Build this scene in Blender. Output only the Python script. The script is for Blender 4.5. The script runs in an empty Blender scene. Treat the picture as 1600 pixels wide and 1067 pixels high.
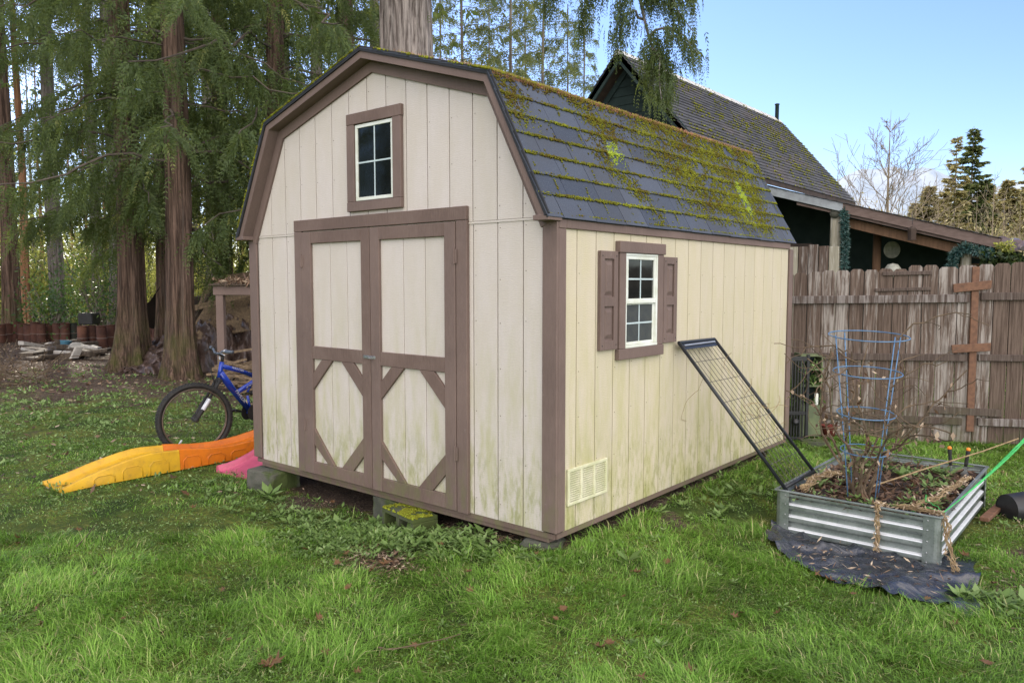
import bpy, bmesh, math, random
import numpy as np
from mathutils import Vector, Matrix
RNG = np.random.default_rng(7); random.seed(7)
sc = bpy.context.scene
col = sc.collection
PI = math.pi
V = lambda *a: np.array(a, float)

# ------------------------------------------------------------------ camera
FPX, YAW, PIT = 1200.24, .6968, .0755
CAM = V(2.6681, -3.5913, 1.7279)
FW = V(-math.sin(YAW) * math.cos(PIT), math.cos(YAW) * math.cos(PIT), -math.sin(PIT))
RT = V(math.cos(YAW), math.sin(YAW), 0); UP = np.cross(RT, FW)
FH = V(-math.sin(YAW), math.cos(YAW), 0)
cd = bpy.data.cameras.new('camera'); cam = bpy.data.objects.new('camera', cd); col.objects.link(cam)
cd.sensor_width = 36; cd.lens = FPX * 36 / 1600; cd.clip_end = 9000; cd.clip_start = .05
cam.matrix_world = Matrix([[RT[0], UP[0], -FW[0], CAM[0]], [RT[1], UP[1], -FW[1], CAM[1]], [RT[2], UP[2], -FW[2], CAM[2]], [0, 0, 0, 1]])
sc.camera = cam

def P2(r, d, z=0.):
    """a place on the plan: metres to the right of and in front of the viewpoint"""
    p = CAM + RT * r + FH * d
    return V(p[0], p[1], z)
def B(b, d, z=None):
    """a place on the plan: bearing (in photo columns) and distance; z defaults to the ground"""
    k = (b - 800) / FPX
    p = P2(k * d * math.cos(PIT) , d)
    if z is None: z = gh(p[0], p[1])
    return V(p[0], p[1], z)
def Z(row, d):
    """height above datum of something seen at that row, d metres away"""
    return CAM[2] - (row - 442.7) / FPX * d
def rd(x, y):
    dx, dy = x - CAM[0], y - CAM[1]
    return dx * RT[0] + dy * RT[1], dx * FH[0] + dy * FH[1]
def sst(a, b, x):
    t = np.clip((x - a) / (b - a), 0, 1); return t * t * (3 - 2 * t)
def gh(x, y):
    r, d = rd(x, y)
    h = .1 * sst(7.5, 12, d)
    h = h + .125 * sst(-2.1, -.4, x) * sst(1.1, .1, x) * np.exp(-((np.minimum(y, 0) / .75)**2)) * sst(4.2, 3.2, y) - .035 * np.exp(-((x + 1.35)**2 / .4 + (y - .0)**2 / .12))
    h = h + .03 * sst(.2, 1.7, y) * sst(.6, .12, x) * sst(-4.2, -3.2, x)
    h = h + .018 * np.sin(x * 1.9 + .6 * y) * np.sin(y * 1.3 - .4 * x) * sst(3, 6, np.abs(r) + d * .3)
    h = h + sst(32, 130, d) * 8.5 * sst(8, 34, r) + sst(60, 300, d) * 5 * sst(20, -60, r)
    return h

# ------------------------------------------------------------------ mesh helpers
class MB:
    def __init__(s): s.v = []; s.f = []; s.n = 0; s.a = []
    def add(s, v, f, a=None):
        v = np.asarray(v, float).reshape(-1, 3); s.v.append(v)
        for q in f: s.f.append(tuple(i + s.n for i in q))
        s.a.append(np.full(len(v), .5 if a is None else a) if np.isscalar(a) or a is None else np.asarray(a))
        s.n += len(v); return s
    def box(s, x0, x1, y0, y1, z0, z1, a=None):
        return s.add([(x0,y0,z0),(x1,y0,z0),(x1,y1,z0),(x0,y1,z0),(x0,y0,z1),(x1,y0,z1),(x1,y1,z1),(x0,y1,z1)],
              [(0,3,2,1),(4,5,6,7),(0,1,5,4),(1,2,6,5),(2,3,7,6),(3,0,4,7)], a)
    def obox(s, c, ax, ay, az, a=None):
        c, ax, ay, az = (np.asarray(q, float) for q in (c, ax, ay, az))
        v = [c + i*ax + j*ay + k*az for k in (-1, 1) for i, j in ((-1,-1),(1,-1),(1,1),(-1,1))]
        return s.add(v, [(0,3,2,1),(4,5,6,7),(0,1,5,4),(1,2,6,5),(2,3,7,6),(3,0,4,7)], a)
    def bar(s, p, q, w, h, up=(0,0,1), a=None):
        p, q = np.asarray(p, float), np.asarray(q, float); d = q - p; L = np.linalg.norm(d); d /= L
        x = np.cross(d, up); x /= np.linalg.norm(x); y = np.cross(x, d)
        return s.obox((p + q) / 2, d * L / 2, x * w / 2, y * h / 2, a)
    def prism(s, poly, fn, t0, t1, a=None):
        """poly in (u,v); fn(u,v,t) gives the point"""
        n = len(poly); v = [fn(u, w, t0) for u, w in poly] + [fn(u, w, t1) for u, w in poly]
        f = [tuple(range(n - 1, -1, -1)), tuple(range(n, 2 * n))] + [(i, (i+1) % n, n + (i+1) % n, n + i) for i in range(n)]
        return s.add(v, f, a)
    def tube(s, path, r, n=8, cap=True, a=None, closed=False):
        path = np.asarray(path, float); k = len(path); r = np.full(k, r) if np.isscalar(r) else np.asarray(r)
        if closed: T = np.roll(path, -1, 0) - np.roll(path, 1, 0)
        else: T = np.gradient(path, axis=0)
        T /= np.linalg.norm(T, axis=1)[:, None] + 1e-12
        ref = V(0, 0, 1) if abs(T[0][2]) < .9 else V(1, 0, 0)
        A = np.cross(T[0], ref); A /= np.linalg.norm(A); vs = []
        for i in range(k):
            A = A - T[i] * (A @ T[i]); A /= np.linalg.norm(A) + 1e-12; Bn = np.cross(T[i], A)
            th = np.arange(n) * 2 * PI / n
            vs.append(path[i] + r[i] * (np.cos(th)[:, None] * A + np.sin(th)[:, None] * Bn))
        f = []
        for i in range(k if closed else k - 1):
            j = (i + 1) % k
            for m in range(n): f.append((i*n+m, i*n+(m+1) % n, j*n+(m+1) % n, j*n+m))
        if cap and not closed: f += [tuple(range(n - 1, -1, -1)), tuple(range((k-1)*n, k*n))]
        return s.add(np.concatenate(vs), f, a)
    def lathe(s, prof, c, ax=(0,0,1), n=20, a=None, cap=True):
        c = np.asarray(c, float); ax = np.asarray(ax, float); ax = ax / np.linalg.norm(ax)
        ref = V(0,0,1) if abs(ax[2]) < .9 else V(1,0,0); A = np.cross(ax, ref); A /= np.linalg.norm(A); Bn = np.cross(ax, A)
        th = np.arange(n) * 2 * PI / n; vs = [c + ax*h + r*(np.cos(th)[:,None]*A + np.sin(th)[:,None]*Bn) for r, h in prof]
        k = len(prof); f = [(i*n+m, i*n+(m+1)%n, (i+1)*n+(m+1)%n, (i+1)*n+m) for i in range(k-1) for m in range(n)]
        if cap: f += [tuple(range(n-1,-1,-1)), tuple(range((k-1)*n, k*n))]
        return s.add(np.concatenate(vs), f, a)
    def blob(s, c, r, n=3, seed=0, amp=.15, a=None, flat=1.):
        bm = bmesh.new(); bmesh.ops.create_icosphere(bm, subdivisions=n, radius=1)
        rr = np.asarray(r, float); v = np.array([q.co[:] for q in bm.verts]); f = [tuple(q.index for q in F.verts) for F in bm.faces]; bm.free()
        k = 1 + amp * (np.sin(v[:,0]*3.1+seed) * np.sin(v[:,1]*2.7+seed*1.7) + .6*np.sin(v[:,2]*5.3+seed*2.3)*np.sin(v[:,0]*6.1+seed))
        return s.add(np.asarray(c) + v * k[:, None] * rr, f, a)
    def sheet(s, G, a=None):
        G = np.asarray(G, float); n, m = G.shape[:2]
        f = [(i*m+j, i*m+j+1, (i+1)*m+j+1, (i+1)*m+j) for i in range(n-1) for j in range(m-1)]
        return s.add(G.reshape(-1, 3), f, None if a is None else np.asarray(a).reshape(-1))
    def arr(s): return np.concatenate(s.v), s.f, np.concatenate(s.a)

def tag(o, label=None, cat=None, group=None, kind=None):
    for k, v in (('label', label), ('category', cat), ('group', group), ('kind', kind)):
        if v: o[k] = v
    return o
def rawmesh(name, v, f, a=None, smooth=False):
    me = bpy.data.meshes.new(name)
    v = np.asarray(v, np.float32)
    if isinstance(f, np.ndarray):
        n, k = f.shape; me.vertices.add(len(v)); me.vertices.foreach_set('co', v.ravel())
        me.loops.add(n * k); me.loops.foreach_set('vertex_index', f.astype(np.int32).ravel())
        me.polygons.add(n); me.polygons.foreach_set('loop_start', np.arange(0, n * k, k, dtype=np.int32))
        me.update(calc_edges=True)
    else:
        me.from_pydata(v.tolist(), [], f); me.update()
    if a is not None:
        at = me.attributes.new('t', 'FLOAT', 'POINT'); at.data.foreach_set('value', np.asarray(a, np.float32))
    if smooth: me.polygons.foreach_set('use_smooth', np.ones(len(me.polygons), bool))
    return me
def thing(name, loc, label=None, cat=None, group=None):
    o = bpy.data.objects.new(name, None); col.objects.link(o); o.location = tuple(loc); o.empty_display_size = .2
    return tag(o, label, cat, group)
def wloc(o):
    l = V(*o.location)
    while o.parent: o = o.parent; l = l + V(*o.location)
    return l
def build(mb, name, m, parent=None, label=None, cat=None, group=None, kind=None, bevel=0, smooth=False, jit=0):
    v, f, a = mb.arr() if isinstance(mb, MB) else mb
    if parent is not None: off = wloc(parent); loc = V(0, 0, 0)
    else: off = V((v[:,0].min()+v[:,0].max())/2, (v[:,1].min()+v[:,1].max())/2, v[:,2].min()); loc = off
    if kind in ('structure', 'stuff'): off = loc = V(0, 0, 0) if parent is None else off
    if parent is not None: loc = V(0, 0, 0)
    me = rawmesh(name, v - off, f, a, smooth)
    if bevel:
        bm = bmesh.new(); bm.from_mesh(me)
        es = [e for e in bm.edges if len(e.link_faces) == 2 and e.calc_face_angle(0) > .6]
        bmesh.ops.bevel(bm, geom=es, offset=bevel, segments=1, affect='EDGES', clamp_overlap=True); bm.to_mesh(me); bm.free()
    me.materials.append(m)
    o = bpy.data.objects.new(name, me); col.objects.link(o); o.location = tuple(loc)
    if parent is not None: o.parent = parent
    return tag(o, label, cat, group, kind)
def copy_tree(o, parent=None):
    c = o.copy(); col.objects.link(c)
    if parent is not None: c.parent = parent
    for ch in [x for x in o.children]: copy_tree(ch, c)
    return c

# ------------------------------------------------------------------ materials
class NT:
    def __init__(s, name):
        s.m = bpy.data.materials.new(name); s.m.use_nodes = True; s.t = s.m.node_tree; s.t.nodes.clear()
        s.out = s.n('ShaderNodeOutputMaterial'); s.pos = None
    def n(s, ty, **k):
        q = s.t.nodes.new(ty)
        for a, b in k.items(): setattr(q, a, b)
        return q
    def L(s, a, b): s.t.links.new(a, b)
    def put(s, sock, v):
        if hasattr(v, 'links'): s.L(v, sock)
        elif isinstance(v, tuple) and len(v) == 3 and sock.type == 'RGBA': sock.default_value = (*v, 1)
        else: sock.default_value = v
    def world(s): 
        return s.n('ShaderNodeNewGeometry').outputs['Position']
    def obj(s): return s.n('ShaderNodeTexCoord').outputs['Object']
    def attr(s, nm='t'): return s.n('ShaderNodeAttribute', attribute_name=nm).outputs['Fac']
    def scale(s, vec, sc_, rot=(0,0,0)):
        q = s.n('ShaderNodeMapping'); s.L(vec, q.inputs['Vector']); q.inputs['Scale'].default_value = sc_; q.inputs['Rotation'].default_value = rot; return q.outputs[0]
    def noise(s, vec, sc_, detail=4, rough=.55, dist=0):
        q = s.n('ShaderNodeTexNoise'); s.L(vec, q.inputs['Vector']); q.inputs['Scale'].default_value = sc_
        q.inputs['Detail'].default_value = detail; q.inputs['Roughness'].default_value = rough; q.inputs['Distortion'].default_value = dist; return q.outputs['Fac']
    def vor(s, vec, sc_, feat='F1'):
        q = s.n('ShaderNodeTexVoronoi', feature=feat); s.L(vec, q.inputs['Vector']); q.inputs['Scale'].default_value = sc_; return q.outputs['Distance']
    def wave(s, vec, sc_, dist, d='Z', detail=3, dscale=1.5):
        q = s.n('ShaderNodeTexWave', bands_direction=d); s.L(vec, q.inputs['Vector']); q.inputs['Scale'].default_value = sc_
        q.inputs['Distortion'].default_value = dist; q.inputs['Detail'].default_value = detail; q.inputs['Detail Scale'].default_value = dscale; return q.outputs['Fac']
    def math(s, op, a, b=0., clamp=False):
        q = s.n('ShaderNodeMath', operation=op, use_clamp=clamp); s.put(q.inputs[0], a); s.put(q.inputs[1], b); return q.outputs[0]
    def step(s, v, a, b, lo=0., hi=1.):
        q = s.n('ShaderNodeMapRange', interpolation_type='SMOOTHSTEP'); s.put(q.inputs[0], v)
        for i, x in enumerate((a, b, lo, hi)): q.inputs[i + 1].default_value = x
        return q.outputs[0]
    def mix(s, f, a, b, blend='MIX'):
        q = s.n('ShaderNodeMix', data_type='RGBA', blend_type=blend); s.put(q.inputs[0], f); s.put(q.inputs[6], a); s.put(q.inputs[7], b); return q.outputs[2]
    def sep(s, v, i):
        q = s.n('ShaderNodeSeparateXYZ'); s.L(v, q.inputs[0]); return q.outputs[i]
    def bsdf(s, c, rough=.8, bump=None, bstr=.5, bdist=.01, metal=0., spec=.5, transl=0., tcol=None, **kw):
        p = s.n('ShaderNodeBsdfPrincipled'); s.put(p.inputs['Base Color'], c); s.put(p.inputs['Roughness'], rough); s.put(p.inputs['Metallic'], metal)
        p.inputs['Specular IOR Level'].default_value = spec
        for k, v in kw.items(): s.put(p.inputs[k.replace('_', ' ')], v)
        if bump is not None:
            b = s.n('ShaderNodeBump'); s.L(bump, b.inputs['Height']); b.inputs['Strength'].default_value = bstr; b.inputs['Distance'].default_value = bdist
            s.L(b.outputs[0], p.inputs['Normal'])
        o = p.outputs[0]
        if transl:
            t = s.n('ShaderNodeBsdfTranslucent'); s.put(t.inputs[0], tcol if tcol is not None else c)
            mx = s.n('ShaderNodeMixShader'); mx.inputs[0].default_value = transl; s.L(o, mx.inputs[1]); s.L(t.outputs[0], mx.inputs[2]); o = mx.outputs[0]
        s.L(o, s.out.inputs[0]); return s.m

def simple(name, c1, c2=None, sc_=6, st=(1,1,1), rough=.8, bump=.3, bd=.006, c3=None, t3=.6, metal=0., spec=.4, world=True, dirt=None):
    t = NT(name); v = t.world() if world else t.obj(); vs = t.scale(v, st)
    n1 = t.noise(vs, sc_, 6, .6); c = t.mix(t.step(n1, .35, .65), c1, c2 or tuple(x * .75 for x in c1))
    if c3: c = t.mix(t.step(t.noise(vs, sc_ * .37, 5, .65), t3, t3 + .12), c, c3)
    if dirt: c = t.mix(t.step(t.noise(v, 14, 6, .7), .45, .8, 0, dirt), c, (.07, .06, .04))
    fine = t.noise(vs, sc_ * 5, 5, .7)
    return t.bsdf(c, t.math('ADD', rough - .1, t.math('MULTIPLY', n1, .2)) if rough < .98 else rough, fine, bump, bd, metal, spec)

def m_siding(name, base, warm):
    t = NT(name); w = t.world(); z = t.sep(w, 2); a = t.attr()
    chat = t.wave(t.scale(w, (1, 1, 1)), 26, 9, 'Z', 4, 1.2); fine = t.noise(t.scale(w, (9, 9, 60)), 2.2, 5, .7); grain = t.noise(t.scale(w, (55, 55, 5)), 1.3, 5, .65)
    h = t.math('ADD', t.math('MULTIPLY', chat, .55), t.math('ADD', t.math('MULTIPLY', fine, .8), t.math('MULTIPLY', grain, .5)))
    c = t.mix(t.step(t.noise(t.scale(w, (2.5, 2.5, .9)), 2.5, 5, .6), .3, .7), base, warm)
    c = t.mix(t.math('MULTIPLY', t.step(h, .6, 1.4), .5), t.mix(.3, c, (.3, .26, .2)), c)
    c = t.mix(t.math('MULTIPLY', a, .22), c, (.38, .35, .27))
    # green algae creeping up from the bottom, strongest in streaks
    st = t.noise(t.scale(w, (5, 5, 1.1)), 2.1, 6, .65)
    al = t.math('MULTIPLY', t.step(z, 1.9, .35), t.step(st, .40, .68), True)
    c = t.mix(t.math('MULTIPLY', al, .5), c, (.33, .33, .09))
    al2 = t.math('MULTIPLY', t.step(z, .95, .25), t.step(t.noise(t.scale(w, (8, 8, 2.5)), 2.3, 6, .7), .44, .64), True)
    c = t.mix(t.math('MULTIPLY', al2, .62), c, (.2, .22, .04))
    sp = t.noise(w, 75, 3, .6); c = t.mix(t.step(sp, .70, .76, 0, .55), c, (.16, .14, .09))
    c = t.mix(t.math('MULTIPLY', t.step(t.noise(t.scale(w, (1, 1, .4)), 7, 5, .7), .5, .8), .25), c, (.4, .38, .33))
    return t.bsdf(c, .75, h, .2, .004, 0, .2)
def m_trim(name, c1, c2, green=.5):
    t = NT(name); w = t.world(); z = t.sep(w, 2)
    n1 = t.noise(w, 3, 5, .6); c = t.mix(t.step(n1, .3, .7), c1, c2)
    g = t.noise(t.scale(w, (7, 7, 1)), 14, 6, .75); c = t.mix(t.step(g, .3, .7, 0, .5), c, tuple(q * .6 for q in c1)); c = t.mix(t.step(t.noise(w, 1.3, 3, .5), .35, .75, 0, .4), c, tuple(q * 1.35 for q in c1))
    c = t.mix(t.step(t.noise(w, 42, 4, .7), .66, .74, 0, .5), c, (.07, .045, .035))
    c = t.mix(t.math('MULTIPLY', t.math('MULTIPLY', t.step(z, .75, .2), t.step(t.noise(t.scale(w, (4, 4, 2)), 3, 5, .6), .4, .7), True), green), c, (.13, .14, .05))
    c = t.mix(t.step(t.noise(t.scale(w, (2, 2, 2)), 9, 6, .75), .62, .8, 0, .35), c, (.33, .27, .24))
    return t.bsdf(c, .68, g, .6, .004, 0, .25)
def m_shingle(name, c1, c2, moss=0., fleck=(.3, .3, .3)):
    t = NT(name); w = t.world(); a = t.attr()
    c = t.mix(a, c1, c2); c = t.mix(t.step(t.noise(w, 260, 2, .5), .55, .75, 0, .6), c, fleck)
    c = t.mix(t.step(t.noise(w, 2.2, 5, .6), .4, .75, 0, .5), c, (.055, .055, .055))
    if moss: 
        c = t.mix(t.step(t.noise(w, 9, 6, .75), .56, .64, 0, moss), c, (.12, .15, .03))
        c = t.mix(t.step(t.noise(t.scale(w, (1,.25,.3)), 2.2, 4, .6), .5, .7, 0, .4), c, (.12, .09, .078))
    return t.bsdf(c, .85, t.noise(w, 180, 3, .6), .5, .004, 0, .3)
def m_leaf(name, cols, transl=.3, tc=(.25, .35, .05), rough=.55, spec=.35):
    t = NT(name); a = t.attr()
    r = t.n('ShaderNodeValToRGB'); t.L(a, r.inputs[0]); e = r.color_ramp.elements
    for i, (p, c) in enumerate(cols):
        q = e[i] if i < 2 else e.new(p)
        q.position = p; q.color = (*c, 1)
    return t.bsdf(r.outputs[0], rough, None, transl=transl, tcol=t.mix(.5, r.outputs[0], tc), spec=spec)
def m_bark(name, c1, c2, c3, vs=26, zs=2.2, moss=.0, bd=.05):
    t = NT(name); o = t.obj(); w = t.scale(o, (1, 1, zs / vs))
    n1 = t.noise(w, vs, 5, .7, .4); n2 = t.noise(w, vs * .45, 4, .6, .8)
    c = t.mix(t.step(n1, .38, .62), c1, c2); c = t.mix(t.step(n2, .55, .72, 0, .7), c, c3)
    z = t.sep(o, 2)
    c = t.mix(t.math('MULTIPLY', t.step(z, 1.6, .1), t.step(t.noise(o, 3, 5, .6), .35, .65, 0, max(moss, .01)), True), c, (.09, .11, .02))
    h = t.math('ADD', n1, t.math('MULTIPLY', n2, .8))
    return t.bsdf(c, .9, h, 1., bd, 0, .2)
def m_fence(name, dark, mid, grey, k=1.):
    t = NT(name); w = t.world(); a = t.attr(); o = t.obj()
    s1 = t.noise(t.scale(w, (16, 16, 1.1)), 1.6, 6, .7, .5); s2 = t.noise(t.scale(w, (60, 60, 2)), 1.2, 4, .7)
    c = t.mix(t.step(s2, .35, .65), dark, mid)
    amt = t.math('ADD', t.math('MULTIPLY', s1, 1.0), t.math('MULTIPLY', a, .24))
    c = t.mix(t.math('MULTIPLY', t.step(amt, .62, .82), t.step(s2, .2, .6, .5, 1.)), c, grey)
    c = t.mix(t.step(t.noise(t.scale(w, (7, 7, 1)), 2.3, 5, .6), .6, .7, 0, .6), c, dark)
    c = t.mix(t.step(t.vor(t.scale(w, (1, 1, .45)), 2.6), .03, .07, .85, 0.), c, (.03, .02, .015))
    z = t.sep(w, 2)
    c = t.mix(t.math('MULTIPLY', t.step(z, .7, .1), t.step(t.noise(w, 5, 5, .6), .4, .7, 0, .5), True), c, (.07, .075, .03))
    return t.bsdf(c, .88, t.math('ADD', s2, s1), .6, .006, 0, .2)
def m_galv(name, dull=(.17, .205, .18)):
    t = NT(name); w = t.world()
    n1 = t.noise(w, 7, 6, .65); v = t.vor(w, 60)
    c = t.mix(t.step(n1, .35, .7), dull, (.27, .30, .28)); c = t.mix(t.step(v, .1, .5, 0, .2), c, (.4, .43, .43))
    c = t.mix(t.step(t.noise(t.scale(w, (3, 3, 1)), 4, 6, .7), .55, .75, 0, .7), c, (.12, .15, .08))
    return t.bsdf(c, t.step(n1, .3, .8, .38, .62), t.noise(w, 30, 4, .6), .12, .004, .75, .5)
def m_glass(name, c=(.006, .008, .008)):
    t = NT(name); w = t.world()
    return t.bsdf(c, t.step(t.noise(w, 3, 4, .6), .3, .8, .03, .12), t.noise(w, 2.2, 3, .5), .04, .02, 0, .5)

TR = (.172, .122, .102); TR2 = (.145, .102, .086)
MAT = dict(
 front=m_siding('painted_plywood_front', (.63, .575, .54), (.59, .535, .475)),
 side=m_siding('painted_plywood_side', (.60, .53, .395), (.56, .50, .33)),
 groove=simple('dark_backing', (.22, .17, .12), rough=.95),  # dark brown backing that shows through grooves and louvres
 trim=m_trim('mauve_brown_trim', TR, TR2), rail=m_trim('weathered_brown_trim', (.14, .095, .077), (.18, .128, .105), .6),
 white=simple('white_vinyl', (.68, .70, .64), (.58, .6, .5), 8, rough=.45, bump=.05), muntin=simple('grey_white_muntin', (.5, .58, .58), (.42, .5, .5), 8, rough=.5, bump=.05),
 glass=m_glass('dark_window_glass'), screen=simple('insect_screen', (.035, .04, .04), (.05, .055, .05), 20, rough=.6),
 vent=simple('cream_vent_plastic', (.62, .60, .42), (.5, .5, .3), 9, rough=.6, bump=.1, c3=(.3, .32, .12), t3=.58),
 shingle=m_shingle('slate_grey_shingle', (.036, .046, .068), (.066, .078, .105), 0, (.17, .19, .22)), edge=simple('black_roof_edge', (.012, .013, .015), (.02, .02, .022), 8, rough=.7),
 roofold=m_shingle('old_brown_shingle', (.036, .036, .040), (.068, .067, .072), .3),
 block=simple('mossy_concrete', (.105, .10, .08), (.06, .065, .045), 7, c3=(.06, .08, .02), t3=.46, bump=.7, bd=.012, rough=.95),
 blockmoss=simple('block_moss', (.14, .17, .02), (.09, .10, .02), 20, c3=(.22, .2, .04), bump=1, bd=.02, rough=1),
 steel=simple('zinc_latch', (.5, .52, .52), (.3, .3, .3), 30, rough=.35, metal=.9, bump=.1),
 fence=m_fence('weathered_cedar', (.065, .045, .034), (.14, .102, .08), (.31, .28, .25)),
 rails=m_fence('weathered_rail', (.06, .043, .036), (.11, .085, .07), (.24, .215, .20)),
 cedarboard=simple('orange_cedar_board', (.17, .085, .048), (.12, .062, .038), 4, (6,6,6), c3=(.09, .05, .03), t3=.62, bump=.3),
 log=m_fence('peeled_log', (.26, .24, .18), (.36, .33, .25), (.52, .49, .42)),
 brownpost=simple('brown_post', (.2, .11, .06), (.14, .08, .045), 5, (4,4,.5)),
 darkgreen=simple('dark_green_siding', (.017, .033, .030), (.012, .025, .023), 4, bump=.2), darkwood=simple('dark_timber', (.05, .032, .022), (.03, .02, .015), 5),
 fascia=simple('brown_fascia', (.17, .12, .10), (.13, .09, .075), 6, (1,1,3), c3=(.26, .23, .2), t3=.6), flash=simple('grey_metal_flashing', (.36, .38, .39), (.28, .29, .3), 6, rough=.4, metal=.5, bump=.1),
 galv=m_galv('galvanised_steel'), galvhighlight=simple('painted_ridge_highlight', (.80, .82, .84), (.68, .7, .72), 9, rough=.35, metal=.25, bump=.08, c3=(.4,.42,.38), t3=.66),
 soil=simple('garden_soil', (.055, .038, .028), (.028, .02, .016), 16, bump=1, bd=.03, c3=(.12, .085, .055), t3=.62, rough=1),
 black=simple('black_tube', (.012, .014, .017), (.02, .022, .026), 9, rough=.35, bump=.06), blackpl=simple('black_plastic', (.014, .014, .015), (.022, .022, .022), 8, rough=.4, bump=.2),
 bluewire=simple('blue_wire', (.055, .13, .25), (.10, .2, .33), 30, rough=.4, c3=(.45, .52, .6), t3=.68, bump=.05), wire=simple('thin_steel_wire', (.09, .085, .08), (.05, .045, .04), 20, rough=.6),
 twine=simple('green_plastic_twine', (.06, .48, .10), (.04, .36, .08), 30, rough=.45), vine=simple('dry_vine', (.34, .25, .13), (.22, .15, .08), 20, rough=.9, bump=.4), stem=simple('dead_stem', (.07, .05, .03), (.13, .09, .055), 14, rough=.9, c3=(.30, .24, .15), t3=.6),
 orange=simple('orange_grip', (.85, .28, .03), (.7, .2, .02), 12, rough=.5), rubber=simple('black_rubber', (.016, .016, .016), (.028, .027, .025), 30, rough=.75, bump=.3),
 bikeblue=simple('blue_bike_paint', (.012, .045, .36), (.01, .035, .28), 6, rough=.25, bump=.03, spec=.6), chrome=simple('dull_alloy', (.5, .5, .5), (.3, .3, .3), 20, rough=.3, metal=.9, bump=.05), rim=simple('dull_brown_rim', (.16, .11, .08), (.10, .08, .065), 20, rough=.45, metal=.5), sticker=simple('pale_sticker', (.62, .64, .66), (.5, .5, .52), 9, rough=.4), hi=simple('neon_yellow', (.62, .85, .02), (.5, .7, .02), 9, rough=.4),
 yellow=simple('yellow_plastic', (.62, .36, .02), (.54, .30, .018), 5, rough=.38, bump=.05, c3=(.4, .27, .03), t3=.66, dirt=.35), oplast=simple('orange_plastic', (.64, .17, .012), (.56, .14, .01), 5, rough=.38, bump=.05, c3=(.4, .14, .02), t3=.66, dirt=.35), pink=simple('pink_plastic', (.52, .10, .17), (.45, .08, .14), 5, rough=.4, bump=.05, dirt=.3),
 rust=simple('rusty_steel', (.10, .04, .025), (.06, .026, .018), 4, c3=(.15, .065, .038), t3=.55, rough=.8), rust2=simple('dark_green_drum', (.03, .045, .035), (.05, .04, .03), 5),
 tarp=simple('brown_tarp', (.095, .062, .048), (.065, .042, .034), 3, rough=.34, bump=.6, bd=.03, c3=(.14, .095, .08), t3=.6, spec=.6), scrap=simple('grey_scrap_wood', (.10, .075, .052), (.055, .04, .03), 7, (3,3,1)), pale=simple('pale_board', (.5, .47, .42), (.36, .33, .29), 7), stonew=simple('pale_stone', (.38, .36, .32), (.25, .24, .21), 5, bump=.6), shake=simple('cedar_shake', (.20, .14, .08), (.10, .07, .045), 9, (3,3,3)), debris=simple('needle_litter', (.13, .075, .045), (.07, .04, .025), 20, bump=1, bd=.03),
 cover=simple('pale_roof_cover', (.55, .54, .5), (.45, .44, .41), 3, rough=.6, bump=.05), mossygreen=simple('algae_green_wood', (.14, .17, .08), (.09, .11, .06), 6, c3=(.25, .27, .2), t3=.6),
 bluepl=simple('blue_plastic', (.1, .25, .35), rough=.5), redp=simple('dark_red_pot', (.15, .03, .02)), dish=simple('pale_dish', (.3, .3, .25), (.2, .2, .16), 12, rough=.4),
 bark1=m_bark('red_cedar_bark', (.055, .035, .026), (.20, .13, .095), (.13, .10, .08), 26, 1.2, .6, .09), bark2=m_bark('grey_fir_bark', (.11, .095, .085), (.24, .21, .19), (.32, .29, .27), 20, 2.2, .5),
 bark3=m_bark('thick_fir_bark', (.11, .088, .078), (.36, .31, .28), (.44, .39, .36), 15, 1.3, .0, .09), bark4=m_bark('orange_lit_bark', (.26, .13, .07), (.38, .21, .12), (.3, .2, .14), 12, 1.5, .0),  # bark4 has warm sunlight put into its colour
 twig=simple('pale_twig', (.24, .19, .125), (.17, .13, .09), 2), twigdark=simple('grey_branch', (.14, .115, .09), (.20, .17, .13), 4),
)
G1 = [(0., (.03, .042, .014)), (.45, (.070, .108, .034)), (.8, (.135, .18, .052)), (1., (.28, .28, .085))]
MAT['darklimb'] = simple('dark_limb_bark', (.06, .045, .035), (.10, .08, .06), 8)
MAT['grip'] = simple('blue_grey_grip', (.075, .09, .115), (.10, .115, .14), 30, rough=.5, bump=.2)
MAT['nail'] = simple('rusty_nail', (.10, .075, .05), (.07, .05, .03), 60)
MAT['cedarleaf'] = m_leaf('cedar_foliage', G1, .42, (.30, .34, .05))
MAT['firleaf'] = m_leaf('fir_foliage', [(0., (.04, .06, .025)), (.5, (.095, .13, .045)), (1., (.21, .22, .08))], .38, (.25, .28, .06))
MAT['litleaf'] = m_leaf('sunlit_foliage', [(0., (.08, .12, .025)), (.5, (.22, .26, .05)), (1., (.46, .45, .13))], .55, (.7, .68, .16))  # backlit sun brightness put into the leaf colours
MAT['laurel'] = m_leaf('laurel_foliage', [(0., (.02, .05, .015)), (.5, (.05, .11, .03)), (1., (.13, .2, .06))], .35, (.25, .35, .06), .35)
MAT['grass'] = m_leaf('lawn_grass', [(0., (.07, .11, .02)), (.3, (.14, .27, .033)), (.6, (.21, .40, .05)), (.85, (.36, .54, .11)), (1., (.50, .46, .22))], .35, (.2, .42, .05), .5)
MAT['weed'] = m_leaf('weed_leaves', [(0., (.07, .11, .03)), (.5, (.15, .24, .06)), (1., (.28, .38, .15))], .3, (.15, .3, .05), .5)
MAT['ivy'] = m_leaf('ivy_leaves', [(0., (.012, .028, .01)), (.6, (.03, .05, .02)), (1., (.09, .1, .04))], .3)
MAT['garland'] = m_leaf('blue_green_garland', [(0., (.02, .06, .055)), (.6, (.05, .12, .11)), (1., (.2, .26, .24))], .1)
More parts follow.
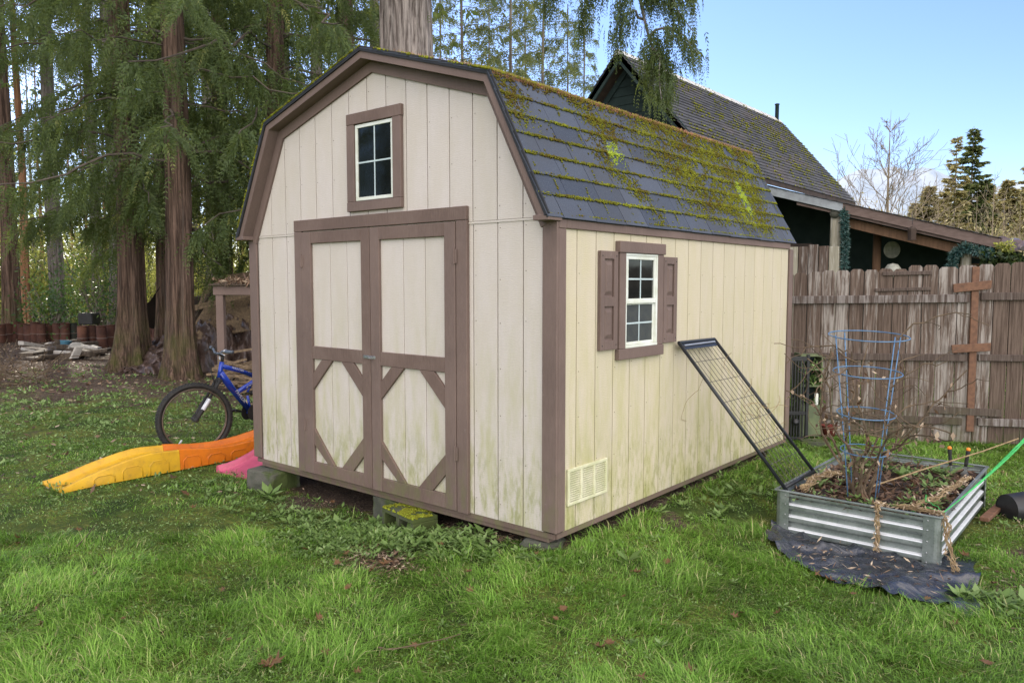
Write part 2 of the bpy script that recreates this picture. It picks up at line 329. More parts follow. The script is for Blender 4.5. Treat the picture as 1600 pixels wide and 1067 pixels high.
MAT['moss'] = m_leaf('roof_moss', [(0., (.06, .035, .016)), (.25, (.12, .085, .018)), (.5, (.14, .145, .018)), (.8, (.24, .25, .025)), (1., (.34, .44, .05))], .2, (.4, .4, .05), 1., .1)
MAT['spore'] = m_leaf('moss_stalks', [(0., (.28, .13, .07)), (1., (.60, .36, .21))], .5, (.7, .35, .2), .9)
MAT['litfir'] = m_leaf('sunlit_fir_foliage', [(0., (.10, .11, .045)), (.5, (.24, .22, .09)), (1., (.42, .36, .17))], .5, (.6, .5, .2), .8)  # golden sunlight put into the fir foliage colour
MAT['litter'] = m_leaf('litter_leaves', [(0., (.06, .034, .022)), (.5, (.19, .115, .07)), (1., (.56, .45, .32))], .2, (.3, .15, .05), .6)
MAT['bleaf'] = simple('dead_maple_leaf', (.17, .085, .03), (.08, .04, .016), 30, rough=.55, bump=.4, c3=(.26, .15, .07), world=False)
MAT['brushleaf'] = m_leaf('hill_brush', [(0., (.12, .13, .045)), (.5, (.30, .27, .12)), (1., (.52, .44, .27))], .3, (.5, .42, .2), .9)

# ------------------------------------------------------------------ light
FILL_GLOW = (20, 17.8, 15.2)
SD = RT * -.50 + FH * .85; SD = SD / np.linalg.norm(SD); EL = math.radians(31)
SUN = V(SD[0] * math.cos(EL), SD[1] * math.cos(EL), math.sin(EL))
w = bpy.data.worlds.new('World'); sc.world = w; w.use_nodes = True; wn = w.node_tree
sky = wn.nodes.new('ShaderNodeTexSky'); sky.sky_type = 'NISHITA'; sky.sun_disc = False
sky.sun_elevation = EL; sky.sun_rotation = math.atan2(SUN[0], SUN[1]); sky.altitude = 200; sky.air_density = 1.0; sky.dust_density = .25; sky.ozone_density = 1.6
bg = wn.nodes['Background']; bg.inputs[1].default_value = .16
# added fill glow in the sky away from the sun, brightens the shaded shed
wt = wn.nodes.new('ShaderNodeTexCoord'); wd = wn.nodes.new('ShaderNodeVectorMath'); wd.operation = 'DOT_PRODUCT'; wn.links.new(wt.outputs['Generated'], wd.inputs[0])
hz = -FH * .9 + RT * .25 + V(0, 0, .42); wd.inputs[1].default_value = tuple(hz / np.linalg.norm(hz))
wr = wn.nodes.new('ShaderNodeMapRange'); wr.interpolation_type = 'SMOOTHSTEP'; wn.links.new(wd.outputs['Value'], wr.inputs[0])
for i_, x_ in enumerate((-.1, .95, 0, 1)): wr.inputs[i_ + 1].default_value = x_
wm = wn.nodes.new('ShaderNodeMix'); wm.data_type = 'RGBA'; wm.blend_type = 'ADD'; wn.links.new(wr.outputs[0], wm.inputs[0]); wm.inputs[7].default_value = (FILL_GLOW[0], FILL_GLOW[1], FILL_GLOW[2], 1)
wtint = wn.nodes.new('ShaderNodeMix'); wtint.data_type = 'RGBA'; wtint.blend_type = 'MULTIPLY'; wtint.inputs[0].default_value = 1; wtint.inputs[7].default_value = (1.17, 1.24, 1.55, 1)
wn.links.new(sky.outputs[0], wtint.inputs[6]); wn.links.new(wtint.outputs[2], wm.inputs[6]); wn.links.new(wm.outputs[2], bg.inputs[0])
sl = bpy.data.lights.new('sun', 'SUN'); sl.energy = 5; sl.angle = math.radians(.6); sl.color = (1, .9, .74)
so = bpy.data.objects.new('sun', sl); col.objects.link(so); so.rotation_euler = Vector(tuple(SUN)).to_track_quat('Z', 'Y').to_euler(); so.location = (0, 0, 30)
sc.view_settings.view_transform = 'Standard'; sc.view_settings.look = 'None'; sc.view_settings.exposure = 0; sc.view_settings.gamma = 1
sc.cycles.max_bounces = 7; sc.cycles.diffuse_bounces = 3; sc.cycles.transmission_bounces = 4; sc.cycles.use_denoising = True; sc.cycles.denoising_prefilter = 'NONE'; sc.cycles.use_adaptive_sampling = False
sc.cycles.sample_clamp_indirect = 6

def fbm(x, y, s=0):
    r = np.zeros_like(x); am = .5; fr = 1.
    for k in range(5):
        r = r + am * np.sin(x * fr * 2.1 + s + 1.9 * np.sin(y * fr * 1.7 + k + s)) * np.sin(y * fr * 2.3 + 1.3 * np.sin(x * fr * 1.9 + 2 * k)); am *= .55; fr *= 2.03
    return .5 + r
# ------------------------------------------------------------------ ground
def mask_grass(x, y):
    """how much grass grows at a place (0..1)"""
    r, d = rd(x, y)
    n = .5 + .5 * np.sin(x * 1.3 + 2 * np.sin(y * .9)) * np.sin(y * 1.7 + 1.5 * np.sin(x * .7 + 1))
    n2 = .5 + .5 * np.sin(x * 4.1 + 1.7 * np.sin(y * 3.3)) * np.sin(y * 4.7 + 1.3 * np.sin(x * 3.9))
    g = np.ones_like(x)
    left = sst(-1.5, -3.5, r)
    g = g * (1 - left * sst(9.2, 13, d + 1.6 * (n - .5)) * .93)
    g = g * (1 - left * sst(5.4, 8, d) * (.1 + .35 * n2))
    for cx, cy, rr in ((-.86, -.62, .34), (2.35, 1.35, .55), (2.75, 1.9, .5), (2.1, 2.2, .3), (-1.2, -.1, .5), (-2.4, -.05, .4), (.3, 1.0, .25), (-.5, .0, .3), (3.2, 2.3, .5)):
        g = g * (1 - .9 * np.exp(-((x - cx)**2 + (y - cy)**2) / rr**2 * 1.6))
    wp = fbm(x * 1.6 + 3, y * 1.6, 21); g = g * (1 - .35 * sst(.78, .9, wp)); g = g * (1 - .4 * sst(.78, .9, fbm(x * 4.5, y * 4.5 + 2, 17)))
    ins = (x > -3.25) & (x < .03) & (y > .05) & (y < 3.8); g = np.where(ins, 0, g)
    return g
def grid(xs, ys):
    X, Y = np.meshgrid(xs, ys, indexing='ij'); return X, Y
rr = np.concatenate([-np.geomspace(4000, 22, 26), np.linspace(-20, 16, 240), np.geomspace(18, 4000, 26)])
dd = np.concatenate([[-4000, -400, -60, -15, -4], np.linspace(-1, 22, 190), np.geomspace(24, 150, 36), np.geomspace(190, 5000, 12)])
Rr, Dd = grid(rr, dd)
X = CAM[0] + RT[0] * Rr + FH[0] * Dd; Y = CAM[1] + RT[1] * Rr + FH[1] * Dd
Zg = gh(X, Y)
G = np.stack([X, Y, Zg], 2); mk = mask_grass(X, Y)
t = NT('ground_surface'); wv = t.world(); a = t.attr()
soil = t.mix(t.step(t.noise(wv, 9, 7, .7), .35, .65), (.052, .036, .026), (.105, .072, .05))
soil = t.mix(t.step(t.noise(wv, 45, 5, .75), .52, .68, 0, .8), soil, (.27, .21, .15))
mossc = t.mix(t.step(t.noise(wv, 30, 5, .7), .35, .7), (.06, .085, .018), (.20, .22, .04))
grassc = t.mix(t.step(t.noise(wv, 3, 5, .6), .35, .7), (.035, .06, .012), (.08, .12, .02))
gc = t.mix(t.step(t.noise(wv, 1.7, 6, .65), .42, .6), grassc, mossc)
f = t.step(t.math('ADD', a, t.math('MULTIPLY', t.math('SUBTRACT', t.noise(wv, 6, 6, .7), .5), .9)), .2, .6)
c = t.mix(f, soil, gc)
MAT['ground'] = t.bsdf(c, .95, t.noise(wv, 38, 6, .75), 1., .03, 0, .2)
m = MB().sheet(G, mk); build(m, 'ground', MAT['ground'], kind='structure', smooth=True)
# mountain far beyond the hillside
mt = NT('hazy_mountain'); wv = mt.world()
mc = mt.mix(mt.step(mt.noise(wv, .006, 7, .7), .42, .58), (.30, .36, .43), (.38, .43, .49))  # distance haze mixed into the mountain colour
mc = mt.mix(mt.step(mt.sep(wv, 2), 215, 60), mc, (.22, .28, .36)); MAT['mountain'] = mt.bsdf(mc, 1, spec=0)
us = np.linspace(0, 1, 90); D0 = 2300; rows = []
for k, (hf, dz) in enumerate(((0, 0), (.45, 160), (.8, 330), (1, 460), (.9, 620), (0, 900))):
    q = []
    for u in us:
        b = 900 + 1400 * u
        top = 350 - max(76 * math.exp(-(abs(b - 1395) / 118)**5), 52 * math.exp(-(abs(b - 1560) / 170)**3), 50 * math.exp(-((b - 1850) / 200)**2)) + 2.0 * math.sin(b * .13) + 1.2 * math.sin(b * .31 + 1)
        p = B(b, D0 + dz, -20); h = max(2, (442.7 - top) / FPX * (D0 + 460)); 
        q.append((p[0], p[1], -20 + (h + 20) * hf * (1 + .05 * math.sin(b * .4 + k * 2))))
    rows.append(q)
build(MB().sheet(rows), 'mountain', MAT['mountain'], kind='structure', smooth=True)

# ------------------------------------------------------------------ shed
W, L, Z0, ZS = 3.2, 3.72, .25, 2.11
MX = -W / 2
PROF = [(-1.62, 2.115), (-1.178, 2.977), (0, 3.335), (1.178, 2.977), (1.62, 2.115)]
def roofz(x, off=0.):
    u = abs(x - MX)
    return (2.977 + (3.335 - 2.977) * (1.178 - u) / 1.178 if u < 1.178 else 2.977 - (u - 1.178) * (2.977 - 2.115) / (1.62 - 1.178)) - off
shed = thing('garden_shed', (-1.6, 1.85, Z0), 'cream garden shed with mauve brown trim and a mossy gambrel roof', 'shed')
# walls: grooved plywood strips over a recessed backing
GX = [-W + .10] + [-.2495 - .2032 * k for k in range(14, -1, -1)] + [-.09]
GX = [g for g in GX if g >= -W + .10]
mb = MB(); up = MB(); gp = .004
for i in range(len(GX) - 1):
    x0, x1 = GX[i] + gp, GX[i + 1] - gp; sh = RNG.random()
    mb.box(x0, x1, 0, .012, Z0 - .012, ZS - .004, sh)
    xs = sorted({x0, x1, *[q for q in (MX, MX - 1.178, MX + 1.178) if x0 < q < x1]})
    poly = [(x0, ZS + .006), (x1, ZS + .006)] + [(q, roofz(q, .06)) for q in reversed(xs)]
    up.prism(poly, lambda u, v, tt: (u, tt, v), -.004, .012, RNG.random())
fw_ = build(mb, 'front_wall', MAT['front'], shed, bevel=.002)
build(up, 'gable_wall', MAT['front'], shed, bevel=.002)
bk = MB(); bk.box(-W + .03, -.03, .013, .03, Z0 - .005, ZS)
bk.prism([(-W + .03, ZS)] + [(-.03, ZS)] + [(MX + q, zz - .09) for q, zz in ((1.56, 2.2), (1.15, 2.97), (0, 3.32), (-1.15, 2.97), (-1.56, 2.2))], lambda u, v, tt: (u, tt, v), .0135, .029)
bk.box(-.03, -.013, .03, L, Z0 - .005, ZS); build(bk, 'wall_backing', MAT['groove'], shed)
GY = [.075] + [.2043 + .2045 * k for k in range(18)]; GY[-1] = L - .075
mb = MB()
for i in range(len(GY) - 1): mb.box(-.012, 0, GY[i] + gp, GY[i + 1] - gp, Z0 - .012, 2.075, RNG.random())
build(mb, 'side_wall', MAT['side'], shed, bevel=.002)
mb = MB(); mb.box(-W, -W + .014, .01, L, Z0 - .01, ZS, .4); mb.prism([(-W + .01, Z0 - .01), (-.01, Z0 - .01), (-.01, ZS)] + [(MX + q, zz - .07) for q, zz in ((1.58, 2.17), (1.16, 2.97), (0, 3.32), (-1.16, 2.97), (-1.58, 2.17))] + [(-W + .01, ZS)], lambda u, v, tt: (u, tt, v), L - .014, L, .4)
build(mb, 'rear_walls', MAT['side'], shed)
# trims
for x0, x1, y0, y1 in ((-.092, .016, -.018, 0), (-W - .016, -W + .098, -.018, 0), (-.002, .016, .0015, .074), (-.002, .016, L - .072, L + .016), (-W - .016, -W + .002, .0015, .08)):
    build(MB().box(x0, x1, y0, y1, Z0 - .002, ZS - .006 if y1 <= 0 or x0 < -1 else 2.045), 'corner_trim', MAT['trim'], shed, bevel=.003)
build(MB().box(.0005, .0175, .0775, L - .074, 2.047, 2.118), 'eave_trim', MAT['trim'], shed, bevel=.003)
build(MB().box(.0005, .0175, .0015, .0745, 2.0465, 2.117), 'eave_trim', MAT['trim'], shed, bevel=.002)
mb = MB().box(-W + .06, -.06, .012, .052, .172, .236); mb.box(-.098, -.06, .052, L - .05, .172, .236); mb.box(-W + .06, -W + .098, .052, L - .05, .172, .236); mb.box(-W+.098, -.098, L-.09, L-.052, .172, .236)
for k in range(9): mb.box(-W + .1, -.1, .35 + k * .38, .39 + k * .38, .175, .234)
build(mb, 'floor_skid', MAT['rail'], shed, bevel=.003)
mb = MB(); mb.box(-W + .01, -.01, .0, .0125, .205, .2375); mb.box(-.0125, -.001, .014, L - .01, .205, .2375); build(mb, 'skirt_board', MAT['rail'], shed)
build(MB().box(-W + .11, -.11, -.0065, -.0005, ZS - .009, ZS + .004), 'seam_flashing', MAT['front'], shed)
# frieze boards under the rake
def band(name, o1, o2, y0, y1, m, ext=0, **k):
    pr = [(MX + q * (1 - 0), z) for q, z in PROF]
    def inset(d):
        out = []
        for i, (x, z) in enumerate(pr):
            n = V(0, 0)
            for j in (i - 1, i):
                if 0 <= j < 4:
                    e = V(pr[j+1][0] - pr[j][0], pr[j+1][1] - pr[j][1]); e /= np.linalg.norm(e); n = n + V(e[1], -e[0]) 
            cnt = 2 if 0 < i < 4 else 1; n /= cnt; L2 = n @ n; out.append((x + n[0] * d / L2, z + n[1] * d / L2))
        return out
    a_, b_ = inset(o1), inset(o2); mbb = MB()
    for i in range(4): mbb.prism([a_[i], a_[i+1], b_[i+1], b_[i]], lambda u, v, tt: (u, tt, v), y0, y1)
    return build(mbb, name, m, shed, **k)
band('frieze_board', .062, .135, -.022, -.0045, MAT['trim'], bevel=0)
band('soffit', .046, .060, -.098, L + .02, MAT['trim'])
band('rake_fascia', .004, .0615, -.112, -.0985, MAT['trim'], bevel=0)
band('roof_deck', .002, .0445, -.098, L + .022, MAT['edge'])
band('roof_edge', -.018, .016, -.124, -.1125, MAT['edge'])
for x0, x1 in ((-W - .05, -W + .065), (-.085, .03)):
    build(MB().box(x0, x1, -.118, .012, 2.085, 2.116), 'eave_return', MAT['trim'], shed, bevel=.003)
# shingles
def surf(side, u, v, h=0.):
    """side 0 left low, 1 left top, 2 right top, 3 right low; u along the ridge, v metres down from the upper edge"""
    i = side; p, q = PROF[i], PROF[i + 1]
    if side < 2: p, q = q, p
    e = V(q[0] - p[0], q[1] - p[1]); e /= np.linalg.norm(e); n = V(-e[1], e[0]) if side >= 2 else V(e[1], -e[0])
    return np.stack(np.broadcast_arrays(MX + p[0] + e[0] * v + n[0] * h, u, p[1] + e[1] * v + n[1] * h), -1)
SL = {0: .969, 1: 1.231, 2: 1.231, 3: .969}
mb = MB(); CR = .1385
for side in (3, 2, 1, 0):
    ln = SL[side]; k = 0; nc = int(round(ln / CR)); cr = ln / nc
    for k in range(nc):
        y = -.125 - RNG.random() * .2 ; v1 = (k + 1) * cr + (.018 if k == nc - 1 and side in (0, 3) else .004)
        while y < L + .03:
            wd = RNG.uniform(.26, .36) if side == 3 else .31; ya, yb = max(y + .003, -.126), min(y + wd - .003, L + .028)
            if yb - ya > .02:
                lo = .009 + RNG.random() * .003; v0 = k * cr - .02 if k else -.004
                dv = RNG.normal() * .002
                pts = [surf(side, ya, v0, .001), surf(side, yb, v0, .001), surf(side, yb, v1 + dv, lo), surf(side, ya, v1 + dv, lo), surf(side, ya, v0, -.003), surf(side, yb, v0, -.003), surf(side, yb, v1 + dv, lo - .006), surf(side, ya, v1 + dv, lo - .006)]
                mb.add(pts, [(0,1,2,3),(7,6,5,4),(3,2,6,7),(0,3,7,4),(1,0,4,5),(2,1,5,6)], RNG.random())
            y += wd
build(mb, 'shingles', MAT['shingle'], shed)
build(MB().box(.014, .024, -.12, L + .02, 2.098, 2.122), 'drip_edge', MAT['edge'], shed)

def blobs(C, r, a, up_n):
    """small six-pointed cushions"""
    n = len(C); r = np.asarray(r)[:, None]
    th = RNG.random(n) * PI; e1 = np.stack([np.cos(th), np.sin(th), RNG.normal(0, .3, n)], 1); e1 /= np.linalg.norm(e1, axis=1)[:, None]
    N = np.broadcast_to(up_n, C.shape); e1 = e1 - N * (e1 * N).sum(1)[:, None]; e1 /= np.linalg.norm(e1, axis=1)[:, None]; e2 = np.cross(N, e1)
    v = np.stack([C + e1*r, C + e2*r*RNG.uniform(.6,1,(n,1)), C - e1*r, C - e2*r*RNG.uniform(.6,1,(n,1)), C + N*r*RNG.uniform(.5,1.1,(n,1)), C - N*r*.4], 1)
    b = np.array([(0,1,4),(1,2,4),(2,3,4),(3,0,4),(1,0,5),(2,1,5),(3,2,5),(0,3,5)])
    F = (b[None] + 6*np.arange(n)[:, None, None]).reshape(-1, 3)
    return v.reshape(-1, 3), F, np.repeat(np.clip(a, 0, 1), 6)
def moss_density(u, v, cr=SL[3] / 7):
    ph = (v / cr) % 1.; seam = np.exp(-((np.minimum(ph, 1 - ph) * cr) / .0075)**2) * (v > .1)
    n = fbm(u * 2.2, v * 2.2, 3); n2 = fbm(u * 7, v * 7, 1)
    c1 = .78 + .35 * v + .1 * np.sin(v * 9)                       # the streak running down
    st = np.exp(-((u - c1) / (.2 * (1 - .6 * v)))**2) * (1.15 - .6 * v)
    big = sst(1.25, 2.0, u - .55 * (v - .4)) * sst(3.72, 3.3, u + v * .25) * (1 - .2 * v) * sst(.97, .72, v - .07 * (u - 2.4))
    big2 = sst(1.1, 1.7, u) * sst(.34, .12, v)
    top = sst(.09, .02, v + .03 * n2) * .9
    cor = np.exp(-((u - .0) / .13)**2) * sst(.5, .1, v)
    tile = .55 + .45 * seam; fleck = sst(.40, .56, fbm(u * 24, v * 24, 5))
    d = np.maximum.reduce([st, big * 1.0, big2 * 1.0, top, cor * .9]) * sst(.18, .46, n * .45 + n2 * .55 + .14) * (.16 + .84 * fleck)
    tp = np.abs(((u + .17 * np.floor(v / cr)) % .31) - .005) < .006; d = np.maximum(d, tp * .5 * sst(.4, .6, n2) * (v > .1))
    low = seam * (.22 + .55 * sst(.35, .6, n2)) * sst(-.2, .5, u + .3)
    return np.clip(np.maximum(d, low), 0, 1)
n = 190000; u = RNG.uniform(-.12, L + .02, n); v = RNG.uniform(0, .965, n)
k = n // 3; v[:k] = (np.round(v[:k] / (SL[3]/7)) * (SL[3]/7) + RNG.normal(0, .006, k)).clip(0, .96)
keep = RNG.random(n) < moss_density(u, v) ** 1.15 * .8; u, v = u[keep], v[keep]
nrm = surf(3, 0, 0, 1.) - surf(3, 0, 0, 0.)
a = .26 * fbm(u * 3, v * 3, 5) + .22 * fbm(u * 15, v * 15, 2) + .28 * RNG.random(len(u)) + .10 * sst(.0, .4, v) + .04
a = np.where(((u - .98)**2 + (v - .42)**2 < .012) | ((u - 2.95)**2 / 1 + ((v - .58) / 2.3)**2 < .006), .95, a)
C = surf(3, u, v, .008 + 0 * u); C = C + RNG.normal(0, .002, C.shape)
parts = [blobs(C, RNG.uniform(.0035, .0095, len(u)), a, nrm)]
for side, cnt, vm in ((2, 9000, 1.23), (1, 9000, 1.23), (0, 5000, .9)):
    uu = RNG.exponential(.18, cnt) - .125 if side < 2 else np.where(RNG.random(cnt) < .35, RNG.exponential(.2, cnt) - .125, RNG.uniform(0, L, cnt)); uu = uu.clip(-.125, L)
    vv = RNG.uniform(0, vm, cnt); vv = np.where((side == 2) & (RNG.random(cnt) < .6), vm - RNG.exponential(.05, cnt), vv).clip(0, vm)
    kp = RNG.random(cnt) < sst(.36, .62, fbm(uu * 4, vv * 3.3, side)) + (.5 if side == 1 else 0); uu, vv = uu[kp], vv[kp]
    N2 = surf(side, 0, 0, 1.) - surf(side, 0, 0, 0.)
    parts.append(blobs(surf(side, uu, vv, .012 + 0 * uu), RNG.uniform(.008, .02, len(uu)), .35 + .5 * RNG.random(len(uu)), N2))
vs, fs, as_, o_ = [], [], [], 0
for pv, pf, pa in parts: vs.append(pv); fs.append(pf + o_); as_.append(pa); o_ += len(pv)
build((np.concatenate(vs), np.concatenate(fs), np.concatenate(as_)), 'moss', MAT['moss'], shed, kind='stuff')
def blades(P, D, w, curl=None, lean=None):
    """upright strips: base, middle and tip (quad + triangle as two quads is wasteful, so 5 verts)"""
    n = len(P); L_ = np.linalg.norm(D, axis=1)[:, None]; hd = np.cross(D, V(0, 0, 1)); hn = np.linalg.norm(hd, axis=1)[:, None]
    th = RNG.random(n) * 2 * PI; alt = np.stack([np.cos(th), np.sin(th), np.zeros(n)], 1); S = np.where(hn > .25 * L_, hd / (hn + 1e-9), alt) * np.asarray(w).reshape(-1, 1) / 2
    if lean is None: lean = np.stack([np.cos(th + 1), np.sin(th + 1), np.zeros(n)], 1) * L_ * .15
    M_ = P + D * .55; T = P + D + lean
    v = np.stack([P - S, P + S, M_ + S * .85, M_ - S * .85, T], 1).reshape(-1, 3)
    o = 5 * np.arange(n)[:, None]
    q = np.concatenate([np.array([[0, 1, 2, 3]]) + o]); tr = np.array([[3, 2, 4]]) + o
    return v, q, tr
def build_blades(v, q, tr, a, name, m, parent=None, **k):
    off = wloc(parent) if parent is not None else V(0, 0, 0)
    me = bpy.data.meshes.new(name); v = (v - off).astype(np.float32)
    me.vertices.add(len(v)); me.vertices.foreach_set('co', v.ravel())
    nl = q.size + tr.size; me.loops.add(nl); me.loops.foreach_set('vertex_index', np.concatenate([q.ravel(), tr.ravel()]).astype(np.int32))
    me.polygons.add(len(q) + len(tr)); me.polygons.foreach_set('loop_start', np.concatenate([np.arange(len(q)) * 4, q.size + np.arange(len(tr)) * 3]).astype(np.int32))
    me.update(calc_edges=True)
    at = me.attributes.new('t', 'FLOAT', 'POINT'); at.data.foreach_set('value', np.asarray(a, np.float32)); me.materials.append(m)
    o = bpy.data.objects.new(name, me); col.objects.link(o)
    if parent is not None: o.parent = parent
    return tag(o, **k)
n = 4200; u = RNG.uniform(-.1, L, n); vv = np.abs(RNG.normal(0, .009, n)); C = surf(3, u, vv, .006 + 0 * u)
n2 = 1500; C2 = surf(2, RNG.uniform(-.12, .25, n2), RNG.uniform(.35, 1.2, n2), .01 + np.zeros(n2)); C = np.concatenate([C, C2]); n += n2
D = np.stack([RNG.normal(0, .006, n), RNG.normal(0, .007, n), RNG.uniform(.012, .034, n)], 1)
v5, q5, t5 = blades(C, D, np.full(n, .0026)); build_blades(v5, q5, t5, np.repeat(RNG.random(n), 5), 'moss_stalks', MAT['spore'], shed, kind='stuff')

# door frame, doors
def fb(x0, x1, z0, z1, y0, y1, name, m, par, bev=.003, **k): return build(MB().box(x0, x1, y0, y1, z0, z1), name, m, par, bevel=bev, **k)
fb(-2.545, -.688, 2.128, 2.215, -.032, -.0045, 'door_header', MAT['rail'], shed)
fb(-2.545, -2.452, .232, 2.1265, -.030, -.0005, 'door_jamb', MAT['trim'], shed)
fb(-.782, -.688, .232, 2.1265, -.030, -.0005, 'door_jamb', MAT['trim'], shed)
YB, YF = -.012, -.036
def door(x0, x1, ls, rs, nm):
    dr = thing('door', ((x0 + x1) / 2, 0, .24)); dr.parent = shed; dr.location = tuple(V((x0 + x1) / 2, -.01, .238) - wloc(shed))
    pl, prr = x0 + ls, x1 - rs
    mb = MB(); n = 3; xs = [x0 + .004] + [pl + (prr - pl) * (i / n) + (.015 if i else 0) for i in (1, 2)] + [x1 - .004]
    for i in range(3): mb.box(xs[i] + .0025, xs[i+1] - .0025, YB, -.001, .24, 2.118, RNG.random())
    build(mb, 'panel', MAT['front'], dr, bevel=.002)
    build(MB().box(x0 + .006, x1 - .006, -.0055, -.0008, .241, 2.117), 'panel_backing', MAT['groove'], dr)
    for a_, b_ in ((x0, pl), (prr, x1)): fb(a_, b_, .238, 2.12, YF, YB - .0005, 'stile', MAT['rail'] if a_ != x0 and nm == 0 else MAT['trim'], dr)
    for z0, z1 in ((2.032, 2.119), (1.145, 1.243), (.2385, .335)): fb(pl + .001, prr - .001, z0, z1, YF + .0015, YB - .0005, 'door_rail', MAT['rail'], dr)
    wd = prr - pl; f2 = lambda u, v, tt: (u, tt, v)
    for poly in ([(pl + .001, .905), (pl + .245, 1.144), (pl + .115, 1.144), (pl + .001, 1.03)], [(prr - .001, .905), (prr - .245, 1.144), (prr - .105, 1.144), (prr - .001, 1.04)],
                 [(pl + .001, .60), (pl + .255, .336), (pl + .175, .336), (pl + .001, .475)], [(prr - .001, .60), (prr - .26, .336), (prr - .125, .336), (prr - .001, .465)]):
        build(MB().prism(poly, f2, YF + .003, YB - .0005), 'brace', MAT['rail'], dr, bevel=.002)
    return dr
d1 = door(-2.447, -1.632, .118, .095, 0); d2 = door(-1.626, -.786, .098, .098, 1)
lt = thing('latch', (0, 0, 0)); lt.parent = shed; lt.location = tuple(V(-1.64, -.037, 1.2) - wloc(shed))
mb = MB(); mb.box(-1.705, -1.64, -.041, -.0365, 1.188, 1.212); mb.box(-1.635, -1.575, -.041, -.0365, 1.19, 1.21); mb.box(-1.68, -1.60, -.049, -.0415, 1.194, 1.206); build(mb, 'hasp', MAT['steel'], lt, bevel=.001)
mb = MB(); mb.tube([(-1.618, -.05, 1.2), (-1.618, -.066, 1.2), (-1.606, -.07, 1.198), (-1.596, -.066, 1.195), (-1.594, -.05, 1.19)], .0028, 6); mb.lathe([(.001, 0), (.004, .001), (.004, .01), (.001, .011)], (-1.685, -.05, 1.2), (0, 1, 0), 8); build(mb, 'staple', MAT['steel'], lt)
# loft window
wn1 = thing('loft_window', (0, 0, 0)); wn1.parent = shed; wn1.location = tuple(V(-1.58, -.01, 2.24) - wloc(shed))
X0, X1, Z1_, Z2_ = -1.872, -1.292, 2.243, 2.935
fb(X0, X1 + .004, Z2_ - .078, Z2_, -.034, -.0045, 'window_trim', MAT['rail'], wn1); fb(X0, X1, Z1_, Z1_ + .068, -.036, -.0045, 'window_trim', MAT['trim'], wn1)
fb(X0, X0 + .082, Z1_ + .069, Z2_ - .079, -.033, -.0045, 'window_trim', MAT['trim'], wn1); fb(X1 - .085, X1, Z1_ + .069, Z2_ - .079, -.033, -.0045, 'window_trim', MAT['trim'], wn1)
def sash(par, fn, a0, a1, z0, z1, t0, t1, fw, nv, nh, mf, mg=None):
    """fn(a,b,z0,z1,t0,t1) -> box; frame with glass and muntins"""
    mb = MB(); fn(mb, a0, a1, z0, z0 + fw, t0, t1); fn(mb, a0, a1, z1 - fw, z1, t0, t1); fn(mb, a0, a0 + fw, z0 + fw, z1 - fw, t0, t1); fn(mb, a1 - fw, a1, z0 + fw, z1 - fw, t0, t1)
    s = build(mb, 'sash', MAT['white'], par, bevel=.0015)
    g = MB(); fn(g, a0 + fw, a1 - fw, z0 + fw, z1 - fw, t0 + (t1 - t0) * .3, t0 + (t1 - t0) * .4); build(g, 'pane', mg or MAT['glass'], par)
    m_ = MB(); tt = t0 + (t1 - t0) * .42, t0 + (t1 - t0) * .55
    for i in range(nv): c = a0 + fw + (a1 - a0 - 2*fw) * (i + 1) / (nv + 1); fn(m_, c - .0055, c + .0055, z0 + fw, z1 - fw, *tt)
    for i in range(nh): c = z0 + fw + (z1 - z0 - 2*fw) * (i + 1) / (nh + 1); fn(m_, a0 + fw, a1 - fw, c - .0055, c + .0055, tt[0], tt[1] + .001)
    build(m_, 'muntin', mf, par)
ff = lambda mb, a0, a1, z0, z1, t0, t1: mb.box(a0, a1, -max(t0, t1), -min(t0, t1), z0, z1)
build(MB().box(X0 + .083, X1 - .086, -.0055, -.0042, Z1_ + .07, Z2_ - .08), 'frame_gasket', MAT['edge'], wn1)
sash(wn1, ff, X0 + .087, X1 - .088, Z1_ + .074, Z2_ - .083, .006, .022, .024, 1, 1, MAT['muntin'])
# side window
wn2 = thing('side_window', (0, 0, 0)); wn2.parent = shed; wn2.location = tuple(V(.01, .92, 1.23) - wloc(shed))
fs_ = lambda mb, a0, a1, z0, z1, t0, t1: mb.box(min(t0, t1), max(t0, t1), a0, a1, z0, z1)
def sb(y0, y1, z0, z1, t1, name, m, par, t0=.0005): return build(MB().box(t0, t1, y0, y1, z0, z1), name, m, par, bevel=.003)
sb(.626, 1.222, 1.925, 1.998, .040, 'window_trim', MAT['trim'], wn2); sb(.632, 1.216, 1.232, 1.302, .036, 'window_trim', MAT['trim'], wn2)
sb(.64, .714, 1.303, 1.924, .032, 'window_trim', MAT['trim'], wn2); sb(1.134, 1.208, 1.303, 1.924, .032, 'window_trim', MAT['trim'], wn2)
build(MB().box(.0003, .0009, .716, 1.132, 1.305, 1.922), 'frame_gasket', MAT['edge'], wn2)
mb = MB(); fs_(mb, .716, 1.132, 1.304, 1.322, .001, .03); fs_(mb, .716, 1.132, 1.908, 1.923, .001, .028); fs_(mb, .716, .73, 1.323, 1.907, .001, .028); fs_(mb, 1.112, 1.132, 1.323, 1.907, .001, .028)
build(mb, 'window_frame', MAT['white'], wn2, bevel=.0015)
sash(wn2, fs_, .731, 1.111, 1.605, 1.907, .006, .024, .022, 1, 1, MAT['muntin']); sash(wn2, fs_, .731, 1.111, 1.323, 1.6045, .002, .012, .018, 1, 1, MAT['muntin'], MAT['screen'])
build(MB().box(.014, .026, .731, 1.111, 1.595, 1.62), 'meeting_rail', MAT['white'], wn2, bevel=.002)
